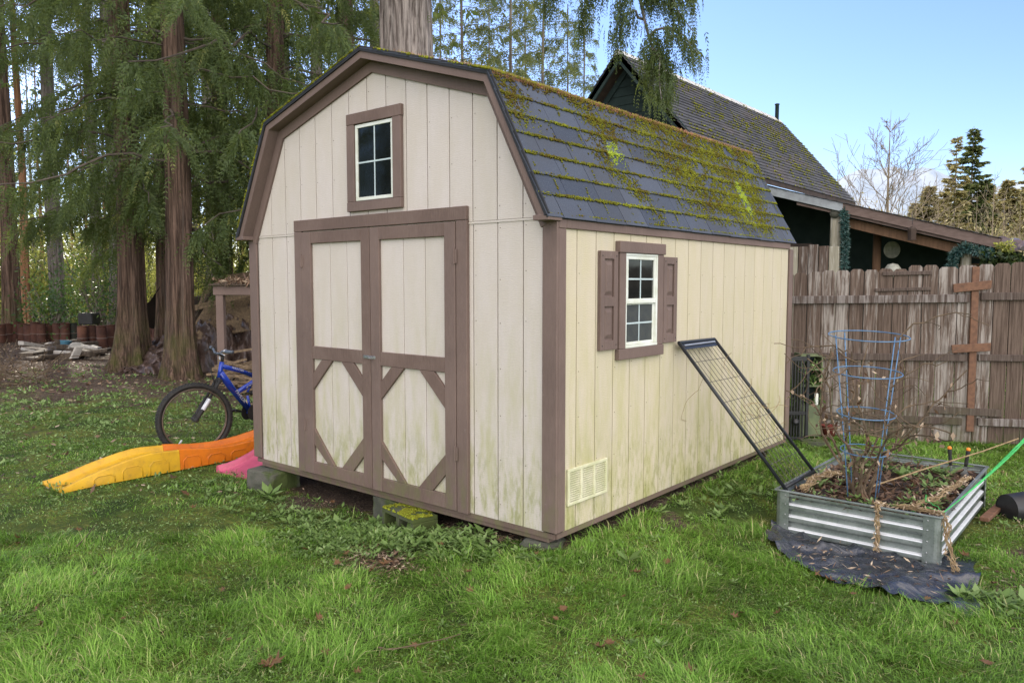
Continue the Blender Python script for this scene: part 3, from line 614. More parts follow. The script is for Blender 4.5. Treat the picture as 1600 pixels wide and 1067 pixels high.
def shutter(y0, y1, z0, z1):
    s = thing('shutter', (0, 0, 0)); s.parent = shed; s.location = tuple(V(.012, (y0 + y1) / 2, z0) - wloc(shed)); f_ = .045; zm = z0 + (z1 - z0) * .49
    mb = MB(); mb.box(.0006, .012, y0, y1, z0, z1)
    mb.box(.0125, .026, y0, y0 + f_, z0, z1); mb.box(.0125, .026, y1 - f_, y1, z0, z1)
    for a_, b_ in ((z0, z0 + .06), (zm - .03, zm + .03), (z1 - .05, z1)): mb.box(.0125, .0255, y0 + f_ + .0003, y1 - f_ - .0003, a_, b_)
    build(mb, 'shutter_frame', MAT['trim'], s, bevel=.002)
    for a_, b_ in ((z0 + .072, zm - .042), (zm + .042, z1 - .062)):
        m2 = MB(); yc0, yc1 = y0 + f_ + .01, y1 - f_ - .01
        m2.add([(.0125, yc0, a_), (.0125, yc1, a_), (.0125, yc1, b_), (.0125, yc0, b_), (.023, yc0 + .018, a_ + .025), (.023, yc1 - .018, a_ + .025), (.023, yc1 - .018, b_ - .025), (.023, yc0 + .018, b_ - .025)], [(4,5,6,7),(0,1,5,4),(1,2,6,5),(2,3,7,6),(3,0,4,7)])
        build(m2, 'raised_panel', MAT['trim'], s)
    m3 = MB()
    for yy in (y0 + .02, y1 - .02):
        for zz in (z0 + .03, z1 - .03): m3.lathe([(.0, 0), (.005, .0005), (.004, .002), (.001, .003)], (.026, yy, zz), (1, 0, 0), 8)
    build(m3, 'screw', MAT['rubber'], s)
shutter(.425, .625, 1.306, 1.93); shutter(1.224, 1.42, 1.308, 1.912)
vt = thing('wall_vent', (0, 0, 0)); vt.parent = shed; vt.location = tuple(V(.01, .32, .39) - wloc(shed))
mb = MB(); y0, y1, z0, z1 = .105, .536, .388, .612
for a_ in ((y0, y1, z0, z0 + .02), (y0, y1, z1 - .02, z1), (y0, y0 + .02, z0 + .02, z1 - .02), (y1 - .02, y1, z0 + .02, z1 - .02), (.238, .258, z0 + .02, z1 - .02), (.38, .40, z0 + .02, z1 - .02)): mb.box(.0005, .016, *a_)
build(mb, 'vent_frame', MAT['vent'], vt, bevel=.002)
mb = MB()
for k in range(13):
    z = z0 + .025 + k * .0138; mb.add([(.003, y0 + .018, z + .006), (.003, y1 - .018, z + .006), (.013, y1 - .018, z), (.013, y0 + .018, z), (.003, y0 + .018, z + .008), (.003, y1 - .018, z + .008), (.0135, y1 - .018, z + .002), (.0135, y0 + .018, z + .002)], [(0,1,2,3),(7,6,5,4),(3,2,6,7)])
build(mb, 'louvre', MAT['vent'], vt); build(MB().box(.0008, .0018, y0 + .021, y1 - .021, z0 + .021, z1 - .021), 'vent_backing', MAT['groove'], vt)
nl = MB()
for i in range(1, len(GX) - 1):
    for z in np.arange(.33, 2.1, .29):
        if not (-2.55 < GX[i] < -.68): nl.lathe([(.0, 0), (.0036, .0004), (.003, .0012)], (GX[i] + .022, 0, z + RNG.normal(0, .01)), (0, -1, 0), 6)
    for z in np.arange(2.2, roofz(GX[i]) - .16, .29):
        if not (-1.9 < GX[i] < -1.25 and z < 2.95): nl.lathe([(.0, 0), (.0036, .0004), (.003, .0012)], (GX[i] + .022, -.004, z), (0, -1, 0), 6)
for y in GY[1:-1]:
    for z in np.arange(.33, 2.0, .29):
        if not (.42 < y < 1.43 and 1.23 < z < 2.0) and not (.09 < y < .55 and z < .62): nl.lathe([(.0, 0), (.0036, .0004), (.003, .0012)], (0, y + .022, z + RNG.normal(0, .01)), (1, 0, 0), 6)
build(nl, 'nail_heads', MAT['nail'], shed, kind='stuff')
for z in (.62, 1.9): 
    for x0, x1 in ((-2.452, -2.43), (-.80, -.778)):
        build(MB().box(x0 - .012, x1 + .012, -.0395, -.0365, z - .045, z + .045).lathe([(.005, -.05), (.005, .05)], ((x0 + x1) / 2, -.041, z), (0, 0, 1), 8), 'hinge', MAT['trim'], shed)

# ------------------------------------------------------------------ lawn
def nocover(x, y):
    """True where nothing grows: under the shed, the bed and the plastic sheet"""
    a = (x > -3.1) & (x < -.1) & (y > .12) & (y < 3.7)
    b = (x > .74) & (x < 1.74) & (y > 1.5) & (y < 3.26)
    s = (x > .74) & (x < 1.92) & (y > np.interp(x, [.72, .86, 1.16, 1.56, 1.92], [1.4, 1.18, 1.0, .9, .9])) & (y < 1.8)
    return a | b | s
def sample_plan(n, d0, d1, spread, r0=0):
    d = d0 + (d1 - d0) * np.sqrt(RNG.random(n)) if d1 > 8 else RNG.uniform(d0, d1, n); r = r0 + RNG.uniform(-1, 1, n) * (spread * d + .8)
    return CAM[0] + RT[0]*r + FH[0]*d, CAM[1] + RT[1]*r + FH[1]*d, r, d
VV, QQ, TT, AA, off = [], [], [], [], 0
def cl(x, y): return fbm(x * 1.1, y * 1.1, 2)
for n, d0, d1, h0, w_, spread in ((430000, 2.1, 5.2, .047, .0040, .92), (270000, 5.2, 8.4, .040, .0052, .88), (80000, 8.4, 14, .05, .009, .74), (26000, 14, 26, .06, .02, .8)):
    x, y, r, d = sample_plan(n, d0, d1, spread)
    # blades gather in tufts
    tf = fbm(x * 5.5, y * 5.5, 9); g = mask_grass(x, y); c0 = cl(x, y)
    sparse = 1 - .35 * sst(.5, .8, fbm(x * 1.7, y * 1.7, 6)) * sst(-.2, -1.6, r)
    kp = (RNG.random(n) < g * (.5 + .6 * tf) * sparse) & ~nocover(x, y); x, y, r, d, tf, c0, g = (q[kp] for q in (x, y, r, d, tf, c0, g)); n = len(x)
    tall = sst(.5, .85, fbm(x * 2.6, y * 2.6, 11)); low = 1 - .5 * sst(-1.2, -3, r) * sst(4.0, 7, d)
    edge = np.exp(-((x - .08) / .1)**2) * (y < 3.8) * (y > -.1)
    h = h0 * (.65 + .95 * tall + .5 * tf + .9 * edge) * low * RNG.lognormal(0, .28, n) * (.6 + .4 * g)
    az = RNG.random(n) * 2 * PI + 0; ln = RNG.uniform(.2, 1.25, n); 
    comb = np.sin(x * 3 + y * 2.2) * 2.2 + np.sin(y * 4 - x) * 1.4
    D = np.stack([np.cos(az) * ln + .35 * np.cos(comb), np.sin(az) * ln + .35 * np.sin(comb), np.ones(n)], 1) * (h / np.sqrt(1 + ln**2))[:, None]
    lean = np.stack([D[:,0] * .7, D[:,1] * .7, -.42 * h * ln], 1)
    v5, q5, t5 = blades(np.stack([x, y, gh(x, y) - .006], 1), D, w_ * RNG.uniform(.6, 1.25, n), lean=lean)
    a = .20 + .34 * c0 + RNG.normal(0, .21, n) + .10 * tall; dead = RNG.random(n) < .06; a = np.where(dead, 1., a.clip(0, .93))
    VV.append(v5); QQ.append(q5 + off); TT.append(t5 + off); AA.append(np.repeat(a, 5)); off += len(v5)
build_blades(np.concatenate(VV), np.concatenate(QQ), np.concatenate(TT), np.concatenate(AA), 'lawn_grass', MAT['grass'], label='green lawn grass growing around the shed and raised bed', cat='grass', kind='stuff')

def leafquads(P, D, N, l, w):
    """diamond leaves: base at P along D, lying in the plane with normal N"""
    l, w = np.asarray(l).reshape(-1, 1), np.asarray(w).reshape(-1, 1)
    S = np.cross(D, N); S /= np.linalg.norm(S, axis=1)[:, None] + 1e-9
    v = np.stack([P, P + D * l * .45 + S * w / 2, P + D * l, P + D * l * .45 - S * w / 2], 1).reshape(-1, 3)
    return v, (np.array([[0, 1, 2, 3]]) + 4 * np.arange(len(P))[:, None])
def unit(v): return v / (np.linalg.norm(v, axis=-1, keepdims=True) + 1e-9)
def leafcloud(P, l, w, droop=.2, a=None, rng=RNG):
    n = len(P); D = unit(rng.normal(0, 1, (n, 3)) - V(0, 0, droop)); N = unit(rng.normal(0, 1, (n, 3)))
    v, q = leafquads(P, D, N, l * rng.uniform(.6, 1.3, n), w * rng.uniform(.6, 1.3, n))
    return v, q, np.repeat(rng.random(n) if a is None else a, 4)
def cat(parts):
    vs, fs, as_, o = [], [], [], 0
    for v, f, a in parts: vs.append(v); fs.append(f + o); as_.append(a); o += len(v)
    return np.concatenate(vs), np.concatenate(fs), np.concatenate(as_)

# low broad-leaved weeds and clover, thickest before the shed and in the left part of the lawn
parts = []
def rosettes(n, cx, cy, sx, sy, size, nl=7, up=.45):
    x = cx + RNG.normal(0, sx, n); y = cy + RNG.normal(0, sy, n); k = ~nocover(x, y); x, y = x[k], y[k]; n = len(x)
    sz = .68 * size * RNG.lognormal(0, .35, n); base = np.stack([x, y, gh(x, y) + .01], 1); P, D, N, l, aa = [], [], [], [], []
    tn = RNG.random(n)
    for k in range(nl):
        az = 2 * PI * k / nl + RNG.random(n); e = RNG.uniform(.1, up + .3, n)
        d = np.stack([np.cos(az), np.sin(az), e], 1); d = unit(d); nn = unit(np.stack([-np.cos(az) * e, -np.sin(az) * e, np.ones(n)], 1) + RNG.normal(0, .15, (n, 3)))
        P.append(base + d * (sz * .15)[:, None] + V(0, 0, .02) * RNG.random((n, 1))); D.append(d); N.append(nn); l.append(sz * RNG.uniform(.7, 1.2, n)); aa.append((tn * .6 + RNG.random(n) * .4))
    P, D, N, l, aa = map(np.concatenate, (P, D, N, l, aa)); v, q = leafquads(P, D, N, l, l * .42); parts.append((v, q, np.repeat(aa, 4)))
for c_ in ((560, -1.45, -.5, .33, .2, .035), (260, -1.0, -.25, .3, .12, .05), (120, -.45, -.22, .25, .09, .055), (150, -2.3, -.35, .5, .15, .05), (200, -3.6, -.9, .9, .6, .03), (60, .5, .2, .5, .6, .04),
           (45, 2.55, 1.7, .18, .16, .07), (40, 2.1, 1.15, .12, .1, .08), (90, 2.6, 3.0, .8, .8, .05), (160, .4, 4.3, .5, .5, .06), (120, 2.2, 4.8, .8, .4, .05), (50, .3, 1.6, .15, .5, .07)): rosettes(*c_)
for n_, lo, hi, sz in ((1800, 6, 11, .045), (900, 9, 15, .06)):
    r = RNG.uniform(-9, -2.2, n_); d = RNG.uniform(lo, hi, n_); x = CAM[0] + RT[0]*r + FH[0]*d; y = CAM[1] + RT[1]*r + FH[1]*d
    k = fbm(x * 1.4, y * 1.4, 8) > .5
    for xx, yy in zip(x[k][:0], y[k][:0]): pass
    x, y = x[k], y[k]; P = np.stack([x, y, gh(x, y) + .015], 1).repeat(6, 0); P[:, :2] += RNG.normal(0, .05, (len(P), 2)); parts.append(leafcloud(P, sz, sz * .5, -.3))
for n_, lo, hi, sz in ((60000, 2.6, 6, .013), (50000, 6, 10, .02)):
    x, y, r, d = sample_plan(n_, lo, hi, .75); k = (fbm(x * 2.1, y * 2.1, 14) > .47) & ~nocover(x, y) & (RNG.random(n_) < mask_grass(x, y) + .15); x, y = x[k], y[k]
    parts.append(leafcloud(np.stack([x, y, gh(x, y) + RNG.uniform(.002, .022, len(x))], 1), sz, sz * .75, -.4))
build(cat(parts), 'ground_weeds', MAT['weed'], label='clover and broad-leaved weeds scattered through the lawn', cat='weeds', kind='stuff')
# needle and leaf litter under the trees
n = 16000; r = RNG.uniform(-15, -2, n); d = RNG.uniform(6, 24, n); x = CAM[0] + RT[0]*r + FH[0]*d; y = CAM[1] + RT[1]*r + FH[1]*d
k = RNG.random(n) < (.15 + .85 * (1 - mask_grass(x, y))) ; x, y = x[k], y[k]; n = len(x)
D = unit(np.stack([RNG.normal(0, 1, n), RNG.normal(0, 1, n), RNG.normal(0, .25, n)], 1)); N = unit(np.stack([RNG.normal(0, .35, n), RNG.normal(0, .35, n), np.ones(n)], 1))
v, q = leafquads(np.stack([x, y, gh(x, y) + .012], 1), D, N, RNG.uniform(.03, .11, n), RNG.uniform(.012, .05, n)); p1 = (v, q, np.repeat(RNG.random(n)**1.3, 4))
n = 2600; x = np.concatenate([RNG.normal(-.86, .2, 500), RNG.normal(2.45, .4, 900), RNG.uniform(-3, 0, 500), RNG.normal(2.3, .5, 700)]); y = np.concatenate([RNG.normal(-.62, .1, 500), RNG.normal(1.5, .4, 900), RNG.normal(.05, .08, 500), RNG.normal(3.2, .8, 700)])
k = ~nocover(x, y); x, y = x[k], y[k]
x = np.concatenate([x, RNG.uniform(.9, 1.85, 170)]); y = np.concatenate([y, RNG.normal(1.22, .16, 170).clip(.95, 1.5)]); n = len(x)
D = unit(np.stack([RNG.normal(0, 1, n), RNG.normal(0, 1, n), RNG.normal(0, .2, n)], 1)); N = unit(np.stack([RNG.normal(0, .35, n), RNG.normal(0, .35, n), np.ones(n)], 1))
v, q = leafquads(np.stack([x, y, gh(x, y) + np.where((x > .8) & (x < 1.9) & (y > .9) & (y < 1.52), .048, .012)], 1), D, N, RNG.uniform(.02, .07, n), RNG.uniform(.003, .016, n)); p2 = (v, q, np.repeat(RNG.random(n), 4))
build(cat([p1, p2]), 'forest_litter', MAT['litter'], label='brown leaf and needle litter lying on the bare ground', cat='leaf litter', kind='stuff')

# single dead maple leaves: lobed, curled
def maple(seed):
    rg = random.Random(seed); pts = []
    for k, (ang, rad) in enumerate([(0, 1), (18, .5), (38, .88), (60, .42), (82, .75), (108, .36), (135, .5), (165, .2), (180, .12), (195, .2), (225, .5), (252, .36), (278, .75), (300, .42), (322, .88), (342, .5)]):
        a = math.radians(ang); q = rad * rg.uniform(.85, 1.1); pts.append((q * math.cos(a), q * math.sin(a)))
    c1, c2, ph = rg.uniform(.25, .7), rg.uniform(-.3, .5), rg.random() * 3
    f = lambda x, y: (x, y, .18 + c1 * x * x * .6 + c2 * y * y + .12 * math.sin(5 * x + ph) * math.cos(4 * y))
    v = [f(0, 0)] + [f(*p) for p in pts] + [f(p[0] * .5, p[1] * .5) for p in pts]; n = len(pts)
    F = [(0, 1 + n + i, 1 + n + (i + 1) % n) for i in range(n)] + [(1 + n + i, 1 + i, 1 + (i + 1) % n, 1 + n + (i + 1) % n) for i in range(n)]
    F += [(len(v), len(v) + 1, len(v) + 2)]; v += [(-.1, 0, .18), (-.7, .04, .1), (-.1, .03, .17)]
    me = rawmesh('fallen_leaf', np.array(v), F, smooth=True); me.materials.append(MAT['bleaf']); return me
LM = [maple(k) for k in range(5)]
def G_(px, py):
    k = (py - 533.5); d_ = FW + RT * (px - 800) / FPX - UP * k / FPX; tt = -CAM[2] / d_[2]; return CAM + d_ * tt
LSP = [(210, 882, .06), (148, 905, .05), (290, 775, .08), (430, 1048, .10), (412, 1052, .07), (585, 907, .07), (608, 900, .09), (528, 895, .05), (385, 885, .04), (930, 1025, .09), (955, 1018, .05), (990, 925, .07), (1040, 905, .05), (880, 975, .05),
       (1145, 972, .05), (1215, 968, .05), (1075, 1060, .06), (1000, 1070, .05), (660, 985, .04), (735, 948, .05), (250, 1000, .05), (60, 960, .05), (480, 870, .05), (545, 880, .05), (350, 930, .04), (1510, 875, .07), (1300, 915, .08), (1278, 905, .07), (1320, 918, .06),
       (1560, 945, .05), (1490, 985, .05), (1180, 1040, .05), (800, 1015, .04), (1545, 775, .06), (1565, 745, .05), (30, 850, .06), (120, 835, .05), (70, 1020, .05), (450, 930, .05), (1035, 990, .04), (300, 800, .06), (520, 790, .05), (690, 880, .045), (840, 905, .05)]
for _k in range(26):
    _x, _y = float(RNG.uniform(20, 1560)), float(RNG.uniform(820, 1064))
    if not (440 < _x < 1560 and _y < 900): LSP.append((_x, _y, float(RNG.uniform(.028, .06))))
for i, (px, py, s_) in enumerate(LSP):
    p = G_(px, py); o = bpy.data.objects.new('fallen_leaf', LM[i % 5]); col.objects.link(o)
    o.location = (p[0], p[1], gh(p[0], p[1]) + (.028 if s_ < .08 else .02)); o.scale = (s_ * .8,) * 3; o.rotation_euler = (RNG.normal(0, .3), RNG.normal(0, .3), RNG.random() * 6.3)
    tag(o, 'brown curled dead leaf lying in the short green grass' if px < 1230 else 'brown curled dead leaf lying on the ground beside the raised bed', 'leaf', 'dead leaves lying in the grass' if px < 1230 else 'dead leaves by the raised bed')

# ------------------------------------------------------------------ trees
def cedar_limbs(rng, H, z0, z1, dz, L0, L1, rtrunk, leaf, nb, steps, sag=.55, tint=0., az0=0, coarse=False, azr=None):
    """returns (leaf parts, wood MB) for limbs between heights z0 and z1"""
    wood, LP_ = MB(), []
    wood.tube([(0, 0, z0 - .2), (0, 0, (z0 + z1) / 2), (0, 0, z1 + .5)], .02, 4)
    z = z0; k = 0
    while z < z1:
        f = z / H; Lb = (L0 + (L1 - L0) * ((z - z0) / max(z1 - z0, .1))) * rng.uniform(.65, 1.15)
        az = az0 + k * 2.39996 + rng.uniform(-.4, .4) if azr is None else rng.uniform(*azr); o = V(math.cos(az), math.sin(az), 0); s = V(-o[1], o[0], 0)
        t_ = np.linspace(0, 1, 9); sg = sag * rng.uniform(.7, 1.4); bend = rng.uniform(-.25, .25)
        path = V(0, 0, z) + o * (t_[:, None] * (Lb + rtrunk * .6)) + V(0, 0, 1) * (Lb * (.18 * t_ - sg * 1.35 * t_**2 + sg * .62 * t_**3.2))[:, None] + s * (bend * Lb * t_**2)[:, None]
        path[1:-1] += rng.normal(0, .02 * Lb, (7, 3))
        wood.tube(path, .0075 * Lb * (1.25 - t_) + .003, 4 if coarse else 5, False)
        nbb = int(nb * Lb); tb = np.clip(rng.beta(1.6, 1.0, nbb), .1, 1); i0 = np.clip((tb * 8).astype(int), 0, 7); fr = tb * 8 - i0
        S = path[i0] * (1 - fr)[:, None] + path[i0 + 1] * fr[:, None]; T = unit(path[i0 + 1] - path[i0])
        sd = rng.choice([-1, 1], nbb)[:, None]; lat = rng.beta(1, 1.6, nbb)[:, None]; S = S + sd * s * lat * (.42 * Lb) * (1.05 - tb[:, None]) - V(0, 0, 1) * lat * .16 * Lb
        A = unit(T * rng.uniform(.2, .8, (nbb, 1)) + sd * s * rng.uniform(.3, .9, (nbb, 1)) - V(0, 0, 1) * rng.uniform(.2, .9, (nbb, 1)))
        bl = leaf * rng.uniform(5, 13, nbb) * (.6 + .5 * (1 - tb))
        N0 = unit(np.cross(A, V(0, 0, 1)) + rng.normal(0, .45, (nbb, 3))); base_t = rng.normal(.42, .16, nbb) + tint
        pos = S.copy()
        for q in range(steps):
            tt = q / steps; Dk = unit(A * (1 - tt * .75) - V(0, 0, 1) * (.15 + 1.15 * tt)); 
            F_ = unit(np.cross(N0, Dk)); 
            for sg_ in (-1, 1):
                dl = unit(Dk * .8 + F_ * sg_ * .62 + rng.normal(0, .12, (nbb, 3))); ll = leaf * (1.15 - .75 * tt) * rng.uniform(.7, 1.25, nbb)
                v, qd = leafquads(pos, dl, N0 + rng.normal(0, .25, (nbb, 3)), ll, ll * (.30 if not coarse else .42)); LP_.append((v, qd, np.repeat((base_t + .1 * tt + rng.normal(0, .08, nbb)).clip(0, 1), 4)))
            pos = pos + Dk * (bl / steps)[:, None]
        z += dz * rng.uniform(.6, 1.4); k += 1
    return LP_, wood
def trunk_mesh(H, r0, flare, rng, n=64, flute=.08, lean=(0, 0), zf=.7, top=.12):
    zs = np.concatenate([[-.3, 0, .12, .3, .5, .8, 1.2], np.linspace(1.8, H, 16)]); th = np.arange(n) * 2 * PI / n; ph = rng.random(4) * 6; rows = []
    for z in zs:
        r = r0 * (1 - (1 - top) * (max(z, 0) / H)**.9) + flare * r0 * math.exp(-max(z, 0) / zf * 1.6); fl = flute * (1 + 2.2 * flare * math.exp(-max(z, 0) / zf))
        rr_ = r * (1 + fl * (.6*np.sin(5*th + ph[0] + .25*z) + .4*np.sin(9*th + ph[1] - .2*z) + .3*np.sin(14*th + ph[2] + .3*z) + .22*np.sin(23*th + ph[3] - .5*z)))
        rows.append(np.stack([rr_*np.cos(th) + lean[0]*z + .03*math.sin(z*.7 + ph[3]), rr_*np.sin(th) + lean[1]*z + .03*math.cos(z*.6 + ph[2]), np.full(n, z)], 1))
    m = MB(); v = np.concatenate(rows); f = [(i*n+j, i*n+(j+1)%n, (i+1)*n+(j+1)%n, (i+1)*n+j) for i in range(len(zs)-1) for j in range(n)]; return m.add(v, f)
def merge_leaf(LP_): return cat(LP_)
def join(m1, m2):
    v1, f1, a1 = m1.arr(); m1.v, m1.a = [v1], [a1]; v2, f2, a2 = m2.arr(); m1.add(v2, f2, a2); return m1
def child(name, mesh, mat_, par):
    me = mesh; 
    if not me.materials: me.materials.append(mat_)
    o = bpy.data.objects.new(name, me); col.objects.link(o); o.parent = par; return o
def lm(mb, smooth=False):
    v, f, a = mb.arr() if isinstance(mb, MB) else mb; return rawmesh('tree_part', v, f, a, smooth)
def cedar_set(seed, H, r0, z0, dense, Lb, leaf=.075, flare=.6, zdet=9., lean=(0,0), sag=.55, azr=None, tint=0., flute=.115, dzb=.17):
    rng = np.random.default_rng(seed); A, W_ = cedar_limbs(rng, H, z0, zdet, dzb, Lb, Lb * .95, r0, leaf, dense, 9, sag, tint, azr=azr)
    Bp, W2 = cedar_limbs(rng, H, zdet, H - .5, .6, Lb, .5, r0 * .5, leaf * 3.0, 7, 3, sag, 0., coarse=True)
    return lm(trunk_mesh(H, r0, flare, rng, lean=lean, flute=flute), True), lm(cat(A + Bp)), lm(join(W_, W2))
TREES = []
def plant(name, tset, b, d, bark, leafm, label, group=None, rot=0., scl=1., cat_='tree', z=None, crown='crown'):
    p = B(b, d); t_ = thing(name, (p[0], p[1], p[2] - .03 if z is None else z), label, cat_, group); t_.rotation_euler = (0, 0, rot); t_.scale = (scl,) * 3
    for nm, me, mm in (('trunk', tset[0], bark), (crown, tset[1], leafm), *([('limbs', tset[2], MAT['darklimb'])] if len(tset) > 2 else [])):
        if not me.materials: me.materials.append(mm)
        o = bpy.data.objects.new(nm, me); col.objects.link(o); o.parent = t_
        if me.materials[0] != mm: o.material_slots[0].link = 'OBJECT'; o.material_slots[0].material = mm
    TREES.append(t_); return t_
setA = cedar_set(1, 23, .245, 3.3, 58, 2.8, .08, .75, 8.4, dzb=.23); setB = cedar_set(2, 25, .215, 3.5, 58, 2.6, .08, .55, 8.4, dzb=.23); setC = cedar_set(3, 21, .21, 2.8, 54, 3.1, .085, .6, 8.2, dzb=.21)
BK = MAT
plant('cedar_tree', setA, 203, 14.6, BK['bark1'], BK['cedarleaf'], 'large red cedar with fluted flaring base left of the brown tarp', rot=1.)
plant('cedar_tree', setB, 281, 13.0, BK['bark1'], BK['cedarleaf'], 'straight brown-barked cedar behind the front wheel of the bicycle', rot=2.2)
plant('cedar_tree', setC, 436, 14.6, BK['bark1'], BK['cedarleaf'], 'cedar with drooping dark foliage whose crown rises over the left roof edge', rot=.4)
plant('cedar_tree', setC, 258, 17.0, BK['bark1'], BK['cedarleaf'], 'dark cedar trunk close behind the brown-barked cedar', rot=3.7)
plant('cedar_tree', setA, 545, 17.5, BK['bark1'], BK['cedarleaf'], 'dense dark cedar between the shed peak and the thick bare trunk', rot=4.4)
plant('cedar_tree', setB, 352, 18.5, BK['bark1'], BK['cedarleaf'], 'cedar with low drooping sprays above the lean-to beam', rot=5.1)
# mid and far forest: narrower sets
setD = cedar_set(11, 24, .25, 9.0, 20, 2.2, .12, .3, 14, sag=.5, dzb=.26); setE = cedar_set(12, 26, .20, 9.6, 18, 2.0, .12, .25, 14., sag=.4, dzb=.3); setF = cedar_set(13, 22, .14, 9.0, 20, 1.6, .12, .2, 14., sag=.45, dzb=.3)
FAR = [(88, 25, 'D', 'bark2', 'stout grey-barked fir left of the large red cedar'), (152, 27, 'E', 'bark2', 'pale grey straight fir trunk just left of the large red cedar'), (18, 23.5, 'D', 'bark1', 'brown trunk nearest the left edge of the picture'),
       (41, 25.5, 'F', 'bark4', 'thin trunk beside the brown trunk at the left edge'), (68, 34, 'F', 'bark4', 'orange sunlit trunk left of the stout grey-barked fir'), (182, 23, 'E', 'bark2', 'greyish trunk almost touching the large red cedar on its left'),
       (168, 36, 'F', 'bark4', 'narrow tan trunk between the pale grey fir and the large red cedar'), (138, 33, 'F', 'bark4', 'narrow tan trunk left of the pale grey fir'), (333, 24, 'E', 'bark2', 'pale mottled trunk above the lean-to beam'), (354, 31, 'F', 'bark4', 'slim orange trunk right of the pale mottled trunk'),
       (309, 27, 'F', 'bark2', 'greyish trunk just right of the brown-barked cedar'), (232, 30, 'F', 'bark2', 'slim trunk seen in the gap between the two large cedars'), (-40, 20, 'D', 'bark2', None), (-110, 26, 'E', 'bark2', None), (-190, 22, 'D', 'bark1', None), (500, 24, 'D', 'bark2', None), (455, 28, 'E', 'bark2', None), (590, 27, 'D', 'bark2', None), (400, 31, 'E', 'bark2', None),
       (115, 40, 'F', 'bark4', None), (268, 38, 'F', 'bark4', None), (5, 38, 'F', 'bark4', None),  (380, 40, 'F', 'bark4', None), (55, 45, 'E', 'bark2', None), (-60, 40, 'E', 'bark2', None), (540, 38, 'E', 'bark2', None), (-280, 24, 'D', 'bark1', None), (-160, 16, 'D', 'bark1', None)]
SETS = dict(D=setD, E=setE, F=setF)
for i, (b, d, s_, bk_, lb) in enumerate(FAR):
    plant('conifer_tree', SETS[s_], b, d, BK[bk_], BK['cedarleaf'] if d < 30 else BK['firleaf'], lb or 'tall straight conifer standing deep in the woods on the left', None if lb else 'tall conifers deep in the left woods', rot=i * 1.7, scl=1. if d < 30 else .6)
for i, (x, y, st, mm) in enumerate(((-13.5, -10.5, setC, 'left'), (-17.5, -9.0, setA, 'middle'), (-10.5, -13.5, setB, 'right'), (-16, -14.5, setA, 'back'))):
    r_, d_ = rd(x, y); t_ = plant('cedar_tree', st, 400, 20, BK['bark1'], BK['cedarleaf'], 'dark cedar outside the picture whose %s reflection shows in the loft window' % mm, rot=i * 1.9); t_.location = (x, y, -.05)
# the thick bare trunk behind the shed, with a long drooping limb
rng = np.random.default_rng(21)
tm = trunk_mesh(22, .56, .25, rng, n=90, flute=.045, top=.45)
A1, W1 = cedar_limbs(rng, 24, 9, 21, .6, 3.4, 1.5, .4, .25, 8, 3, .5, coarse=True)
bt = B(641, 14.2); R_ = RT; TREE9 = thing('old_fir_tree', (bt[0], bt[1], bt[2] - .03), 'thick grey-brown ridged trunk rising right behind the shed ridge', 'tree')
child('trunk', lm(join(tm, W1)), MAT['bark3'], TREE9); child('crown', lm(cat(A1)), MAT['cedarleaf'], TREE9)
# long limb from that tree hanging over the house roof
def limb_over(path, seed, subs, leaf=.06, tint=-.02, nbr=120, steps=10):
    rng = np.random.default_rng(seed); W_, LP_ = MB(), []; path = np.array(path); tt = np.linspace(0, 1, 14); xs = np.linspace(0, 1, len(path))
    P_ = np.stack([np.interp(tt, xs, path[:, i]) for i in range(3)], 1); P_[1:-1] = (P_[:-2] + 2 * P_[1:-1] + P_[2:]) / 4
    W_.tube(P_, .035 * (1.15 - tt) + .008, 6)
    for (t0, tgt) in subs:
        i = int(t0 * 13); s0 = P_[i]; e = np.array(tgt); k = np.linspace(0, 1, 8)[:, None]; sp = s0 * (1 - k) + e * k + V(0, 0, 1) * (.25 * np.sin(k * PI)) ; sp[1:-1] += rng.normal(0, .025, (6, 3))
        W_.tube(sp, .016 * (1.2 - k[:, 0]) + .003, 4); ln = np.linalg.norm(e - s0); n = int(nbr * ln)
        tb = rng.random(n) ** .7; i0 = np.clip((tb * 7).astype(int), 0, 6); fr = tb * 7 - i0; S = sp[i0] * (1 - fr)[:, None] + sp[i0 + 1] * fr[:, None]; T = unit(sp[i0 + 1] - sp[i0])
        sdv = unit(np.cross(T, V(0, 0, 1)) + 1e-3); A = unit(T * rng.uniform(.1, .7, (n, 1)) + sdv * rng.uniform(-.7, .7, (n, 1)) - V(0, 0, 1) * rng.uniform(.3, 1., (n, 1)))
        S = S + sdv * rng.normal(0, .13, (n, 1)) + rng.normal(0, .05, (n, 3)); bl = rng.uniform(.18, .62, n); N0 = unit(np.cross(A, V(0, 0, 1)) + rng.normal(0, .5, (n, 3))); bt_ = rng.normal(.35, .15, n) + tint; pos = S.copy()
        for q in range(steps):
            f_ = q / steps; Dk = unit(A * (1 - f_ * .8) - V(0, 0, 1) * (.2 + 1.2 * f_)); F_ = unit(np.cross(N0, Dk))
            for sg_ in (-1, 1):
                dl = unit(Dk * .85 + F_ * sg_ * .55 + rng.normal(0, .12, (n, 3))); ll = leaf * (1.15 - .7 * f_) * rng.uniform(.7, 1.3, n)
                v, qd = leafquads(pos, dl, N0 + rng.normal(0, .25, (n, 3)), ll, ll * .3); LP_.append((v, qd, np.repeat((bt_ + rng.normal(0, .08, n)).clip(0, 1), 4)))
            pos = pos + Dk * (bl / steps)[:, None]
    return W_, LP_
def BZ(b, row, d):
    p = B(b, d); return (p[0], p[1], Z(row, d))
D9 = 11.5
